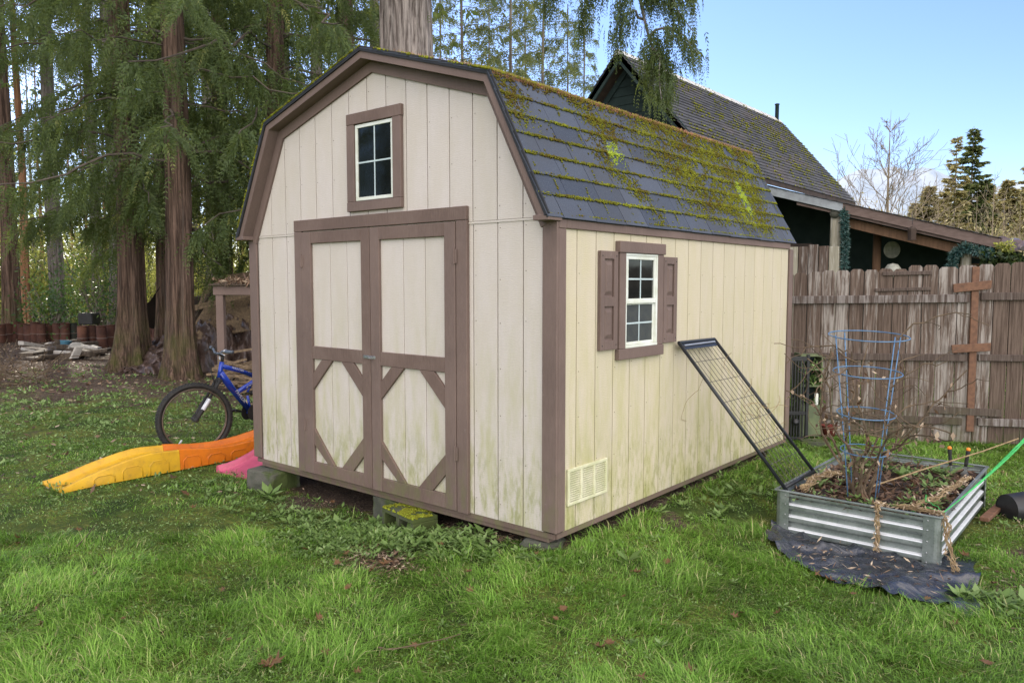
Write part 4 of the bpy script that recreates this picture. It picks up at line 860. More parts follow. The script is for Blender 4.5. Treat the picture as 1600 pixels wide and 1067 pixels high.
w1, l1 = limb_over([(bt[0], bt[1], 9.2), BZ(760, -190, 13), BZ(880, -120, 12), BZ(985, -30, D9), BZ(1005, 60, D9), BZ(1022, 108, D9 - .1)], 31,
  [(.55, BZ(905, 60, D9 + .5)), (.62, BZ(960, 60, D9 + .2)), (.7, BZ(1080, 20, D9 - .2)), (.75, BZ(1075, 60, D9 - .3)), (.85, BZ(1085, 95, D9 - .3)), (.92, BZ(1045, 150, D9)), (.97, BZ(1030, 165, D9 - .2)), (.8, BZ(960, 75, D9 + .1)), (.97, BZ(1010, 150, D9 + .2)), (.5, BZ(850, 40, 12.3)), (.6, BZ(925, 5, 11.8)), (.65, BZ(1010, -10, 11.4)), (.72, BZ(1050, -20, 11.2))])
t9l = B(641, 14.2); off9 = V(*TREE9.location)
v_, f_, a_ = w1.arr(); child('limb', rawmesh('limb', v_ - off9, f_, a_), MAT['bark2'], TREE9)
v_, f_, a_ = cat(l1); child('hanging_foliage', rawmesh('hanging_foliage', v_ - off9, f_, a_), MAT['cedarleaf'], TREE9)

# thin hemlocks with see-through crowns behind the shed
def hemlock_set(seed, H, r0, z0, Lb, leaf, dz=.3, nb=12, steps=4, up=.0):
    rng = np.random.default_rng(seed); A, W_ = cedar_limbs(rng, H, z0, H - .3, dz, Lb, .3, r0, leaf, nb, steps, .3 + up, .15, coarse=True)
    return lm(trunk_mesh(H, r0, .2, rng, n=10, flute=.02, top=.1), True), lm(cat(A)), lm(W_)
setG = hemlock_set(41, 15, .10, 2.5, 1.9, .085, .2, 44, 6); setH = hemlock_set(42, 17, .10, 3, 2.0, .085, .21, 42, 6); setI = hemlock_set(43, 12, .08, 2, 2.0, .085, .2, 44, 6)
for i, (b, d, s_, lb) in enumerate(((798, 24, setG, 'slender hemlock with sparse sunlit crown above the middle of the roof ridge'), (724, 26, setH, 'slender hemlock directly right of the thick bare trunk'), (848, 27, setH, 'slender hemlock standing left of the dark house gable'), (765, 31, setG, None), (885, 30, setI, 'short hemlock nearest the dark house gable'), (690, 33, setH, None), (820, 34, setH, None), (910, 36, setG, None))):
    plant('hemlock_tree', s_, b, d, MAT['twigdark'], BK['firleaf'], lb or 'thin hemlock in the back row behind the shed', None if lb else 'thin hemlocks in the back row behind the shed', rot=i * 2.1)

# understorey on the left
def shrub_set(seed, n, R, H, leaf, wratio=.5, stems=9, clump=.22, low=.1):
    rng = np.random.default_rng(seed); W_ = MB(); P = []
    for k in range(stems):
        az = rng.random() * 6.3; rr_ = R * rng.uniform(.2, .95); top = V(math.cos(az) * rr_, math.sin(az) * rr_, H * rng.uniform(.6, 1)); t_ = np.linspace(0, 1, 6)[:, None]
        pth = top * t_ * np.array([1, 1, 1]) + V(0, 0, 1) * 0; pth[:, :2] *= t_ ** .6; pth[1:-1] += rng.normal(0, .05 * H, (4, 3)) * .6; W_.tube(pth, .02 * (1.2 - t_[:, 0]) * H / 2 + .004, 4, False)
        for j in range(max(2, n // stems // 26)):
            c = pth[rng.integers(2, 6)] + rng.normal(0, .25 * R, 3) * V(1, 1, .8); c[2] = max(c[2], low); P.append(c + rng.normal(0, clump * R, (26, 3)))
    P = np.concatenate(P); P[:, 2] = np.abs(P[:, 2]); v, q, a = leafcloud(P, leaf, leaf * wratio, .3, rng=rng); return lm(W_), lm((v, q, a))
sh1 = shrub_set(51, 2600, 1.3, 2.8, .11, .42); sh2 = shrub_set(52, 3400, 1.7, 3.2, .13, .45, 14); sh3 = shrub_set(53, 1500, .8, 1.5, .10, .5)
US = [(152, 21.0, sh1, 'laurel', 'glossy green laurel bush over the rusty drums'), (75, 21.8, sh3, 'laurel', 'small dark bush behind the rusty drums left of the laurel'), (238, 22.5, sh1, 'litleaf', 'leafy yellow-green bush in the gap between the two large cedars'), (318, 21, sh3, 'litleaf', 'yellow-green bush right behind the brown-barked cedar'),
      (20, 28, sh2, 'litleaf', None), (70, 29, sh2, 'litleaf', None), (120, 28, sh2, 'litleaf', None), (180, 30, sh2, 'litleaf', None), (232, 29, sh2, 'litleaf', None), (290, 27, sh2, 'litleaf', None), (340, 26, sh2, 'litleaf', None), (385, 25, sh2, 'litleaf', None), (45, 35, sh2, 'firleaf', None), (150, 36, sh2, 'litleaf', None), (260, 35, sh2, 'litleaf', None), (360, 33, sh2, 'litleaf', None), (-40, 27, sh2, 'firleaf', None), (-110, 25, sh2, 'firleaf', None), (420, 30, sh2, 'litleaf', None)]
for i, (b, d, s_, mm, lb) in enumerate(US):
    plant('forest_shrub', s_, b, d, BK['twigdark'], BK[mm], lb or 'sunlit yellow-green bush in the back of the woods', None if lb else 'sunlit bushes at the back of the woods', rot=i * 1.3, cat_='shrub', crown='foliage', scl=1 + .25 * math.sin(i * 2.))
# distant forest mass
rng = np.random.default_rng(61); n = 26000; b = rng.uniform(-500, 700, n); d = rng.uniform(48, 62, n); zz = rng.beta(1.1, 2.0, n) * 11
k = (b - 800) / FPX * d; P = np.stack([CAM[0] + RT[0]*k + FH[0]*d, CAM[1] + RT[1]*k + FH[1]*d, zz + 0], 1); P[:, 2] += gh(P[:, 0], P[:, 1]); P += rng.normal(0, .3, P.shape)
build(leafcloud(P, .42, .2, .2, np.clip(.75 - zz * .07 + rng.normal(0, .18, n), 0, 1), rng), 'distant_forest', MAT['litleaf'], label='distant sunlit forest seen between the trunks', cat='forest', kind='stuff')

# ------------------------------------------------------------------ concrete blocks under the shed
def slab(c, s, rz, name, label, m, seed, bev=.012, cat_='block'):
    mb = MB(); a, b_ = math.cos(rz), math.sin(rz); mb.obox(V(*c) + V(0, 0, s[2] / 2), V(a, b_, 0) * s[0] / 2, V(-b_, a, 0) * s[1] / 2, V(0, 0, s[2] / 2))
    o = build(mb, name, m, label=label, cat=cat_, bevel=bev)
    bm = bmesh.new(); bm.from_mesh(o.data); bmesh.ops.subdivide_edges(bm, edges=bm.edges, cuts=5, use_grid_fill=True); rg = random.Random(seed)
    for v in bm.verts: v.co += Vector((math.sin(v.co.y * 31 + seed), math.sin(v.co.z * 37 + seed), math.sin(v.co.x * 29 + seed))) * .0035 + Vector([rg.uniform(-1, 1) * .0022 for _ in range(3)])
    bm.to_mesh(o.data); bm.free(); return o
slab((-3.0, .03, -.04), (.34, .3, .206), .1, 'concrete_block', 'old mossy concrete block under the left front corner of the shed', MAT['block'], 1)
slab((-1.52, .12, -.04), (.36, .22, .208), -.1, 'concrete_block', 'plain grey concrete block under the shed behind the mossy hollow one', MAT['block'], 2)
slab((-.17, .10, -.05), (.26, .22, .213), .5, 'concrete_block', 'rounded weathered block under the front right corner of the shed', MAT['block'], 3, .03)
slab((-.5, 1.85, -.04), (.3, .3, .206), .1, 'concrete_block', 'block under the middle of the window side of the shed', MAT['block'], 4)
slab((-.4, 3.40, -.04), (.3, .3, .21), 0, 'concrete_block', 'block under the far right corner of the shed', MAT['block'], 5)
slab((-3.0, 3.45, -.04), (.3, .3, .21), 0, 'concrete_block', 'block under the back left corner of the shed', MAT['block'], 6)
mb = MB(); mb.blob((.14, 2.0, .06), (.17, .13, .09), 3, 4, .3); build(mb, 'mossy_stone', MAT['blockmoss'], label='round stone covered in bright yellow moss beside the window wall of the shed', cat='stone', smooth=True)
ct = thing('hollow_block', (-1.2, -.02, 0), 'hollow concrete block with bright green moss on top lying before the doors', 'block')
mb = MB(); cz = math.radians(-10); ax, ay = V(math.cos(cz), math.sin(cz), 0), V(-math.sin(cz), math.cos(cz), 0); c0 = V(-1.22, -.05, .0)
def ob(u0, u1, v0, v1, z0, z1): mb.obox(c0 + ax*(u0+u1)/2 + ay*(v0+v1)/2 + V(0,0,(z0+z1)/2), ax*(u1-u0)/2, ay*(v1-v0)/2, V(0,0,(z1-z0)/2))
ob(-.2, .2, -.1, .1, .13, .16); ob(-.2, .2, -.1, .1, -.03, -.002)
for u in (-.185, 0, .185): ob(u - .018, u + .018, -.1, .1, -.002, .13)
build(mb, 'block', MAT['block'], ct, bevel=.004)
n = 2600; u = RNG.uniform(-.2, .2, n); v = RNG.uniform(-.1, .1, n); k = fbm(u * 9, v * 9, 2) > .36; u, v = u[k], v[k]
build(blobs(c0 + u[:, None]*ax + v[:, None]*ay + V(0, 0, .162), RNG.uniform(.006, .014, len(u)), .5 + .45*RNG.random(len(u)), V(0, 0, 1)), 'moss', MAT['moss'], ct, kind='stuff')

# ------------------------------------------------------------------ raised bed
bx0, bx1, by0, by1, bt_ = .75, 1.72, 1.56, 3.22, .315
bed = thing('raised_garden_bed', (1.235, 2.4, 0), 'galvanised corrugated steel raised bed standing on black plastic', 'garden bed')
def corr(p, q, out, n=3):
    """corrugated panel between plan points p and q; out = outward normal"""
    p, q, out = V(*p, 0), V(*q, 0), V(*out, 0); prof = []
    zs = np.linspace(.01, bt_ - .012, 73)
    for z in zs:
        s_ = (z - .01) / (bt_ - .022) * 3.5; ph = s_ % 1; prof.append((z, .013 * math.tanh(3.2 * math.sin(2 * PI * ph - 1.2)) + .0))
    pts = [[p + out * o + V(0, 0, z), q + out * o + V(0, 0, z)] for z, o in prof]; return pts, prof
def panel(p, q, out, name):
    pts, prof = corr(p, q, out); pan = build(MB().sheet(pts), name, MAT['galv'], bed)
    # sky light on the crests, painted as separate pale strips on the upward slopes
    mb = MB(); po, qo, oo = V(*p, 0), V(*q, 0), V(*out, 0); zs = [z for z, _ in prof]; os_ = [o for _, o in prof]
    i = 0
    while i < len(zs) - 1:
        if os_[i + 1] - os_[i] < -.0009:
            j = i
            while j < len(zs) - 1 and os_[j + 1] - os_[j] < -.0009: j += 1
            a0, a1 = max(i + 0, 0), min(j - 1, len(zs) - 1)
            mb.sheet([[po + oo * (os_[k] + .0015) + V(0, 0, zs[k] + .0012) + (qo - po) * .035, qo + oo * (os_[k] + .0015) + V(0, 0, zs[k] + .0012) - (qo - po) * .035] for k in range(a0, a1 + 1)]); i = j
        i += 1
    build(mb, 'ridge_highlight', MAT['galvhighlight'], bed)
panel((bx0 + .03, by0), (bx1 - .03, by0), (0, -1), 'corrugated_panel'); panel((bx1, by0 + .03), (bx1, by1 - .03), (1, 0), 'corrugated_panel')
panel((bx0, by1 - .03), (bx0, by0 + .03), (-1, 0), 'corrugated_panel'); panel((bx1 - .03, by1), (bx0 + .03, by1), (0, 1), 'corrugated_panel')
for (x, y, sx, sy) in ((bx0, by0, 1, 1), (bx1, by0, -1, 1), (bx0, by1, 1, -1), (bx1, by1, -1, -1)):
    cp = MB(); o_ = .017; mb = cp
    pts = [(x + sx*.075, y - sy*o_), (x + sx*.012, y - sy*o_), (x - sx*.006, y - sy*(o_-.006)), (x - sx*o_, y + sy*.006), (x - sx*o_, y + sy*.075)]
    cp.sheet([[V(*p_, 0.002), V(*p_, bt_ + .002)] for p_ in pts]); post = build(cp, 'corner_post', MAT['galv'], bed)
    bl = MB()
    for z in (.03, .09, .16, .23, .29):
        for px_, py_, nx, ny in ((x + sx*.05, y - sy*(o_+.0005), 0, -sy), (x - sx*(o_+.0005), y + sy*.05, -sx, 0)): bl.lathe([(.0, 0), (.006, .0003), (.005, .003), (.001, .0042)], (px_, py_, z), (nx, ny, 0), 8)
    tag(build(bl, 'bolt_heads', MAT['steel'], bed), kind='stuff')
mb = MB(); rl = .007
for p, q in (((bx0 - .02, by0 - .017), (bx1 + .02, by0 - .017)), ((bx1 + .017, by0 - .02), (bx1 + .017, by1 + .02)), ((bx1 + .02, by1 + .017), (bx0 - .02, by1 + .017)), ((bx0 - .017, by1 + .02), (bx0 - .017, by0 - .02))):
    mb.bar((*p, bt_ + .004), (*q, bt_ + .004), .022, .012)
build(mb, 'rim', MAT['galv'], bed, bevel=.003)
build(MB().tube([(bx0, 2.42, .27), (bx1, 2.42, .268)], .004, 6), 'brace_rod', MAT['steel'], bed)
gx, gy = np.meshgrid(np.linspace(bx0 + .02, bx1 - .02, 44), np.linspace(by0 + .02, by1 - .02, 70), indexing='ij')
gz = .235 + .03 * fbm(gx * 3, gy * 3, 1) + .018 * fbm(gx * 14, gy * 14, 3) + RNG.normal(0, .003, gx.shape)
build(MB().sheet(np.stack([gx, gy, gz], 2)), 'soil', MAT['soil'], bed, smooth=True)
n = 2600; x = RNG.uniform(bx0 + .03, bx1 - .03, n); y = RNG.uniform(by0 + .03, by1 - .03, n); D = unit(np.stack([RNG.normal(0,1,n), RNG.normal(0,1,n), RNG.normal(.1,.3,n)], 1)); N = unit(np.stack([RNG.normal(0,.5,n), RNG.normal(0,.5,n), np.ones(n)], 1))
v, q = leafquads(np.stack([x, y, .262 + .02 * RNG.random(n)], 1), D, N, RNG.uniform(.02, .09, n), RNG.uniform(.006, .035, n)); build((v, q, np.repeat(.55 * RNG.random(n)**1.2, 4)), 'bed_litter', MAT['litter'], label='dead brown leaves and straw covering the soil of the raised bed', cat='leaf litter', kind='stuff')
parts = []
def nocover(x, y): return np.zeros(np.shape(x), bool)
_gh = gh
def gh(x, y): return .265 + 0 * x
for c_ in ((60, 1.35, 2.75, .2, .18, .06), (50, .95, 2.95, .08, .15, .06), (40, 1.55, 2.1, .08, .3, .05), (30, .9, 2.1, .08, .25, .05), (30, 1.2, 1.75, .25, .07, .045)): rosettes(*c_)
gh = _gh
v, f, a = cat(parts); k = None
build((v, f, a), 'strawberry_plants', MAT['weed'], label='low leafy strawberry plants growing in the raised bed', cat='plant', kind='stuff')
# dead stalks growing up the cage and spilling over the bed
def wander(p, d, n, step, rng, curl=.35, grav=0.):
    pts = [V(*p)]; d = unit(V(*d))
    for k in range(n): d = unit(d + rng.normal(0, curl, 3) + V(0, 0, -grav)); pts.append(pts[-1] + d * step)
    return np.array(pts)
rng = np.random.default_rng(77); mb = MB(); lf = []
vp = thing('dead_tomato_vine', (1.2, 1.9, .26), 'dead brown branching vine tangled through the blue wire cage', 'dead plant')
for k in range(11):
    az = rng.random() * 6.3; p = wander((1.2 + .05*math.cos(az), 1.9 + .05*math.sin(az), .25), (.25*math.cos(az), .25*math.sin(az), 1), 18, .062, rng, .17); mb.tube(p, np.linspace(.0095, .004, len(p)), 5)
    for j in range(5):
        i = rng.integers(5, 18); q = wander(p[i], (rng.normal(), rng.normal(), .35), 7, .05, rng, .3, .03); mb.tube(q, np.linspace(.0045, .0018, len(q)), 4, False)
    lf.append(p[rng.integers(4, 18, 14)] + rng.normal(0, .03, (14, 3)))
for tgt, st in (((.92, 1.55, 1.12), (1.15, 1.85, 1.2)), ((1.0, 1.45, 1.0), (1.12, 1.85, 1.1)), ((1.62, 2.15, 1.2), (1.3, 1.95, .95)), ((1.75, 2.2, 1.5), (1.35, 2.0, 1.35)), ((.78, 1.5, 1.18), (1.1, 1.8, 1.28)), ((1.6, 2.3, .9), (1.3, 2., .75))):
    k = np.linspace(0, 1, 9)[:, None]; q = V(*st) * (1 - k) + V(*tgt) * k + V(0, 0, .08) * np.sin(k * PI) + rng.normal(0, .012, (9, 3)); mb.tube(q, np.linspace(.0065, .003, 9), 5)
    for j in range(2): i = rng.integers(3, 8); mb.tube(wander(q[i], tuple((V(*tgt) - V(*st)) + rng.normal(0, .2, 3)), 5, .045, rng, .3), .0025, 4, False)
build(mb, 'stems', MAT['stem'], vp); P = np.concatenate(lf); v, q, a = leafcloud(P, .045, .025, .8, rng=rng); build((v, q, a), 'withered_leaves', MAT['litter'], vp)
# tomato cage
cg = thing('tomato_cage', (1.2, 1.9, .26), 'light blue wire tomato cage with four rings standing in the raised bed', 'plant cage')
th = np.arange(48) * 2 * PI / 48
RTC, RTS = FH[0], FH[1]
for z, r in ((1.375, .25), (1.13, .215), (.85, .183), (.595, .152)):
    tl = r * .085 * (np.cos(th) * RTC + np.sin(th) * RTS); build(MB().tube(np.stack([1.2 + r*np.cos(th), 1.9 + r*np.sin(th), z + tl], 1), .004, 6, closed=True), 'ring', MAT['bluewire'], cg, smooth=True)
for k in range(4):
    a = .62 + k * PI / 2 + .3; build(MB().tube([(1.2 + .252*math.cos(a), 1.9 + .252*math.sin(a), 1.385), (1.2 + .152*math.cos(a), 1.9 + .152*math.sin(a), .595), (1.2 + .11*math.cos(a), 1.9 + .11*math.sin(a), .2)], .004, 6), 'leg', MAT['bluewire'], cg, smooth=True)
# dried vines hanging over the rim
def vine(name, label, pts, seed, rad=.03, nst=10):
    rng = np.random.default_rng(seed); mb = MB(); pts = np.array(pts); xs = np.linspace(0, 1, len(pts)); k = np.linspace(0, 1, 26); c = np.stack([np.interp(k, xs, pts[:, i]) for i in range(3)], 1)
    for s_ in range(nst):
        ph = rng.random() * 6.3; rr_ = rad * rng.uniform(.3, 1); fr = rng.uniform(12, 26)
        q = c + np.stack([rr_*np.cos(ph + fr*k), rr_*np.sin(ph + fr*k) * .7, .01*np.sin(fr*k + s_)], 1) + rng.normal(0, .004, (26, 3)); mb.tube(q, .003, 5)
    n = 150; i = rng.integers(0, 26, n); P = c[i] + rng.normal(0, rad * .6, (n, 3)); v, q, a = leafcloud(P, .032, .010, .7, rng=rng)
    o = thing(name, tuple(pts[0]), label, 'dried vine'); build(mb, 'strands', MAT['vine'], o); build((v, q, a * .25 + .72), 'dry_leaves', MAT['litter'], o); return o
vine('dried_vine', 'tan dried vine hanging down the middle of the front panel of the raised bed', [(1.40, 1.72, .29), (1.38, 1.58, .335), (1.385, 1.525, .33), (1.395, 1.517, .2), (1.39, 1.515, .06), (1.38, 1.50, .02)], 5, .016, 7)
vine('dried_vine', 'tan dried vine hanging over the front right corner of the raised bed', [(1.45, 1.68, .31), (1.66, 1.62, .335), (1.735, 1.60, .335), (1.765, 1.60, .24), (1.79, 1.58, .1), (1.84, 1.52, .02)], 6, .022, 8)
vine('dried_vine', 'pale dried vine lying along the right inner rim of the raised bed', [(1.5, 1.7, .3), (1.62, 2.0, .32), (1.66, 2.4, .33), (1.70, 2.7, .335)], 7, .024, 8)
vine('dried_vine', 'tangle of dried stalks at the foot of the leaning metal panel', [(.86, 1.72, .3), (.84, 1.95, .33), (.86, 2.2, .32), (.9, 2.35, .31)], 8, .04, 14)
# pruning tools stuck in the soil
def tool(x, y, lean, label):
    o = thing('garden_hand_tool', (x, y, .26), label, 'hand tool'); top = V(x + lean, y, .47); b0 = V(x, y, .26); d = unit(top - b0)
    build(MB().lathe([(.001, 0), (.011, .002), (.014, .03), (.012, .07), (.015, .11), (.013, .125)], b0 + d*.08, d, 12), 'grip', MAT['rubber'], o, smooth=True); build(MB().lathe([(.0135, 0), (.016, .004), (.013, .02), (.001, .024)], b0 + d*.206, d, 12), 'end_cap', MAT['orange'], o, smooth=True)
    s_ = V(0, 1, 0); build(MB().prism([(-.035, -.04), (.035, -.04), (.03, .02), (.008, .05), (.006, .085), (-.006, .085), (-.008, .05), (-.03, .02)], lambda u, v, tt: b0 + V(1, 0, 0)*u + d*v + s_*tt, -.002, .002), 'blade', MAT['steel'], o)
tool(1.535, 3.0, -.02, 'left of two garden hand tools with black and orange grips stuck in the bed'); tool(1.615, 3.03, .02, 'right of two garden hand tools with black and orange grips stuck in the bed')
build(MB().tube([(1.18, 2.05, .30), (1.45, 2.45, .40), (1.75, 2.9, .50), (1.93, 3.2, .57)], [.006, .0055, .005, .0045], 6), 'long_stick', MAT['vine'], label='long thin brown stick lying slanted across the raised bed', cat='stick')
# green twine pulled taut to the right
rng = np.random.default_rng(12); mb = MB(); TWE = B(1655, 5.7, Z(640, 5.7))
for k in range(6):
    t_ = np.linspace(0, 1, 14)[:, None]; a_, b_ = V(1.735, 1.63, .33), TWE; q = a_*(1-t_) + b_*t_ + V(0, 0, -.04)*np.sin(t_*PI) + .012*np.concatenate([np.sin(t_*9 + k), np.cos(t_*7 + k*2), np.sin(t_*11 + k)], 1) * np.sin(t_*PI); mb.tube(q, .0032, 5)
for k in range(2): mb.tube(wander((1.735, 1.63, .33), (-.5, .4, .1), 7, .05, rng, .3), .0028, 4)
tw = thing('green_twine', (1.735, 1.63, .33), 'taut strands of bright green plastic twine tied to the raised bed corner', 'twine'); build(mb, 'twine', MAT['twine'], tw)
build(MB().lathe([(.025, 0), (.025, 1.0)], (TWE[0] + .02, TWE[1] + .02, 0), (.0, 0, 1), 8), 'stake', MAT['vine'], tw)
# black plastic sheet
t = NT('black_plastic_sheet'); wv = t.world(); cr = t.noise(t.scale(wv, (1, 2.2, 1)), 6, 6, .62, 1.2)
MAT['sheet'] = t.bsdf(t.mix(t.step(t.noise(wv, 9, 6, .7), .58, .74, 0, .7), (.022, .026, .036), (.12, .10, .08)), t.step(t.noise(wv, 5, 4, .6), .3, .7, .14, .32), cr, .8, .022, 0, 1.)
us, vs_ = np.linspace(0, 1, 90), np.linspace(0, 1, 50); rows = []
for u in us:
    q = []
    for v in vs_:
        xa, ya = .72 + 1.2*u, float(np.interp(u, [0, .12, .37, .7, 1], [1.36, 1.14, .96, .86, .86])) + .03*math.sin(9*u) + .02*math.sin(23*u); xb, yb = .74 + 1.14*u, 1.95
        if u > .8: xa += .12 * math.sin((u - .8) * 8)
        x, y = xa + (xb - xa)*v + .02*math.sin(14*v), ya + (yb - ya)*v
        h = .016 + .03*max(0, math.sin(x*8 - y*11 + 2*math.sin(y*6)))**3 + .012*abs(fbm(np.array(x*4.), np.array(y*5.), 2) - .5)*2 + .02*max(0, math.sin(x*19 + 3*math.sin(y*9)))**4 + .014*max(0, math.sin(y*27 + 4*math.sin(x*8)))**5
        if v > .62: h = .012
        q.append((x, y, float(gh(x, y)) + float(h)))
    rows.append(q)
build(MB().sheet(rows), 'plastic_sheet', MAT['sheet'], label='crumpled black plastic sheet spread on the ground under the raised bed', cat='plastic sheet', smooth=True)
build(MB().bar((1.80, 2.72, .04), (1.86, 3.5, .045), .06, .03), 'board', MAT['cedarboard'], label='short narrow board lying in the grass right of the raised bed', cat='board', bevel=.004)
pt = thing('plastic_pot', (2.0, 3.1, 0), 'black plastic plant pot lying on its side in the grass', 'plant pot')
m2 = MB().lathe([(.105, 0), (.125, .26), (.135, .262), (.135, .29), (.118, .29), (.1, .01)], (1.90, 3.02, .07), (.75, .9, .0), 26, cap=False); m2.lathe([(.105, .004), (.0, .003)], (1.90, 3.02, .07), (.75, .9, .0), 26, cap=False); build(m2, 'pot', MAT['blackpl'], pt, smooth=True)

# ------------------------------------------------------------------ metal panel leaning on the shed
PT0, PT1 = V(.045, 1.42, 1.30), V(.045, 2.0, 1.295); PB0, PB1 = V(.79, 1.60, .305), V(.79, 2.19, .305)
pn = thing('metal_trellis_panel', (.4, 1.8, .3), 'black tubular frame with wire grid leaning on the shed from the raised bed', 'trellis')
build(MB().tube([PT0, PB0], .0125, 10), 'side_tube', MAT['black'], pn, smooth=True); build(MB().tube([PT1, PB1], .0125, 10), 'side_tube', MAT['black'], pn, smooth=True)
dn = unit(PB0 - PT0); nn_ = unit(np.cross(dn, PT1 - PT0))
mb = MB(); mb.tube([PT0, PT1], .0125, 10); mb.bar(PT0 + dn*.035 - nn_*.002, PT1 + dn*.035 - nn_*.002, .05, .004, up=tuple(nn_)); build(mb, 'top_bar', MAT['black'], pn)
build(MB().tube([PB0 - dn*.03, PB1 - dn*.03], .0125, 10), 'bottom_bar', MAT['black'], pn, smooth=True)
mb = MB()
for k in range(1, 9): f_ = k / 9; mb.tube([PT0*(1-f_) + PT1*f_ + dn*.06, PB0*(1-f_) + PB1*f_ - dn*.03], .0021, 5)
for k in range(1, 7): f_ = k / 7.2; mb.tube([PT0*(1-f_) + PB0*f_, PT1*(1-f_) + PB1*f_], .0024, 5)
build(mb, 'wire_grid', MAT['wire'], pn)
build(MB().obox(PT0 + dn*.03 + V(.0, .29, 0) + nn_*.006, V(0, .25, 0), dn*.006, nn_*.003), 'label_strip', MAT['flash'], pn)
rng = np.random.default_rng(15); mb = MB()
for k in range(9): f_, g_ = rng.uniform(.35, .95), rng.random(); s_ = (PT0*(1-f_) + PB0*f_)*(1-g_) + (PT1*(1-f_) + PB1*f_)*g_ + nn_*.01; mb.tube(wander(s_, tuple(rng.normal(0, 1, 3)*V(.6, .6, 1)), 9, .045, rng, .35), .0018, 4, False)
mb.tube(wander((.2, 1.5, 1.05), (-.3, -.1, -1), 10, .05, rng, .25), .0016, 4, False)
tag(build(mb, 'dry_tendrils', MAT['vine']), 'thin dry tendrils caught in the wire grid of the leaning panel', 'dried vine')

# ------------------------------------------------------------------ fence
FA, FB = V(-.09, 5.17, 0), V(1.60, 5.99, 0); fd = unit(FB - FA); fn_ = V(fd[1], -fd[0], 0)   # fn_ faces the camera
fen = thing('board_fence', tuple(FA), 'weathered grey-brown cedar board fence with dog-eared tops behind the raised bed', 'fence')
def FP(s, o, z): return FA + fd*s + fn_*o + V(0, 0, z)
s = -1.25; k = 0; rng = np.random.default_rng(5)
while s < 4.6:
    wd = .142 if s < .9 else rng.choice([.15, .175, .185]); top = 1.80 + .055 * max(0, (s + .9)) + rng.normal(0, .006); 
    if .82 < s < 1.0 or k == 14: top += .03
    top = min(top, 1.99); b0 = .03 + rng.normal(0, .01); c = .028
    mb = MB().prism([(s + .002, b0), (s + wd - .002, b0), (s + wd - .002, top - c), (s + wd - c, top), (s + c, top), (s + .002, top - c)], lambda u, v, tt: FP(u, tt, v + float(gh(*FP(u, 0, 0)[:2])) * .4), rng.normal(0, .002), .016 + rng.normal(0, .002), rng.random())
    build(mb, 'board', MAT['fence'], fen, bevel=.002); s += wd + .003; k += 1
def rail(s0, s1, z0, z1, h, o=.02, th=.036, m='rails'):
    return build(MB().prism([(s0, z0 - h/2), (s1, z1 - h/2), (s1, z1 + h/2), (s0, z0 + h/2)], lambda u, v, tt: FP(u, tt, v), o, o + th, rng.random()), 'rail', MAT[m], fen, bevel=.004)
rail(-1.2, 1.37, 1.53, 1.57, .085); rail(1.48, 4.5, 1.59, 1.62, .08); rail(-1.2, 1.37, .91, .94, .075); rail(1.48, 4.5, .945, .97, .07)
rail(-1.2, 1.35, .27, .255, .075); rail(1.5, 4.5, .26, .28, .08, .02); rail(1.02, 1.72, .375, .36, .08, .022, .03)
rail(.52, 1.0, 1.83, 1.84, .04, .02, .02); rail(.45, 1.0, 1.655, 1.67, .035, .02, .02)
pst = thing('fence_brace', tuple(FP(1.66, .06, 0)), 'orange cedar upright with two short crosspieces nailed over the fence', 'brace')
build(MB().prism([(1.395, .15), (1.465, .15), (1.455, 1.90), (1.385, 1.90)], lambda u, v, tt: FP(u, tt, v), .0175, .05), 'upright', MAT['cedarboard'], pst, bevel=.004)
build(MB().prism([(1.21, 1.63), (1.56, 1.67), (1.565, 1.76), (1.20, 1.72)], lambda u, v, tt: FP(u, tt, v), .058, .078), 'crosspiece', MAT['cedarboard'], pst, bevel=.003)
build(MB().prism([(1.22, .99), (1.58, 1.02), (1.585, 1.105), (1.21, 1.075)], lambda u, v, tt: FP(u, tt, v), .0575, .0775), 'crosspiece', MAT['cedarboard'], pst, bevel=.003)
# taller boards seen beyond, between the shed and the log post
f2 = thing('tall_screen_fence', (-1.7, 9.3, 0), 'taller pale weathered board screen between the shed and the pale log post', 'fence')
for k in range(10):
    x = -2.75 + k * .152; y = 8.9 + k * .03; build(MB().box(x, x + .146, y, y + .02, .1, 2.33 + .02 * math.sin(k * 2), .3 + .5 * RNG.random()), 'board', MAT['log'] if k % 4 == 1 else MAT['fence'], f2, bevel=.002)

# ------------------------------------------------------------------ kennel door, shelf rack in the corner behind the shed
kc = B(1247, 8.15, .05); kd = thing('slatted_black_rack', tuple(kc), 'black slatted plastic rack standing behind the far corner of the shed', 'rack')
mb = MB(); o = kc - RT*.08
def KB(u0, u1, w0, w1, z0, z1): mb.obox(o + RT*(u0+u1)/2 + FH*(w0+w1)/2 + V(0,0,(z0+z1)/2), RT*(u1-u0)/2, FH*(w1-w0)/2, V(0,0,(z1-z0)/2))
for u0, u1 in ((-.06, -.03), (.20, .232)): KB(u0, u1, 0, .03, 0, .92)
for z0, z1 in ((.0, .03), (.27, .31), (.85, .9)): KB(-.03, .2, .002, .026, z0, z1)
build(mb, 'rack_frame', MAT['blackpl'], kd, bevel=.003); mb = MB()
for k in range(7): KB(-.015 + k*.03, -.003 + k*.03, .006, .02, .03, .85)
build(mb, 'slats', MAT['blackpl'], kd); build(MB().lathe([(.02, 0), (.035, .006), (.035, .012), (.0, .013)], o + RT*.09 + V(0, 0, .2) - FH*.012, tuple(-FH), 16), 'round_knob', MAT['blackpl'], kd, smooth=True)
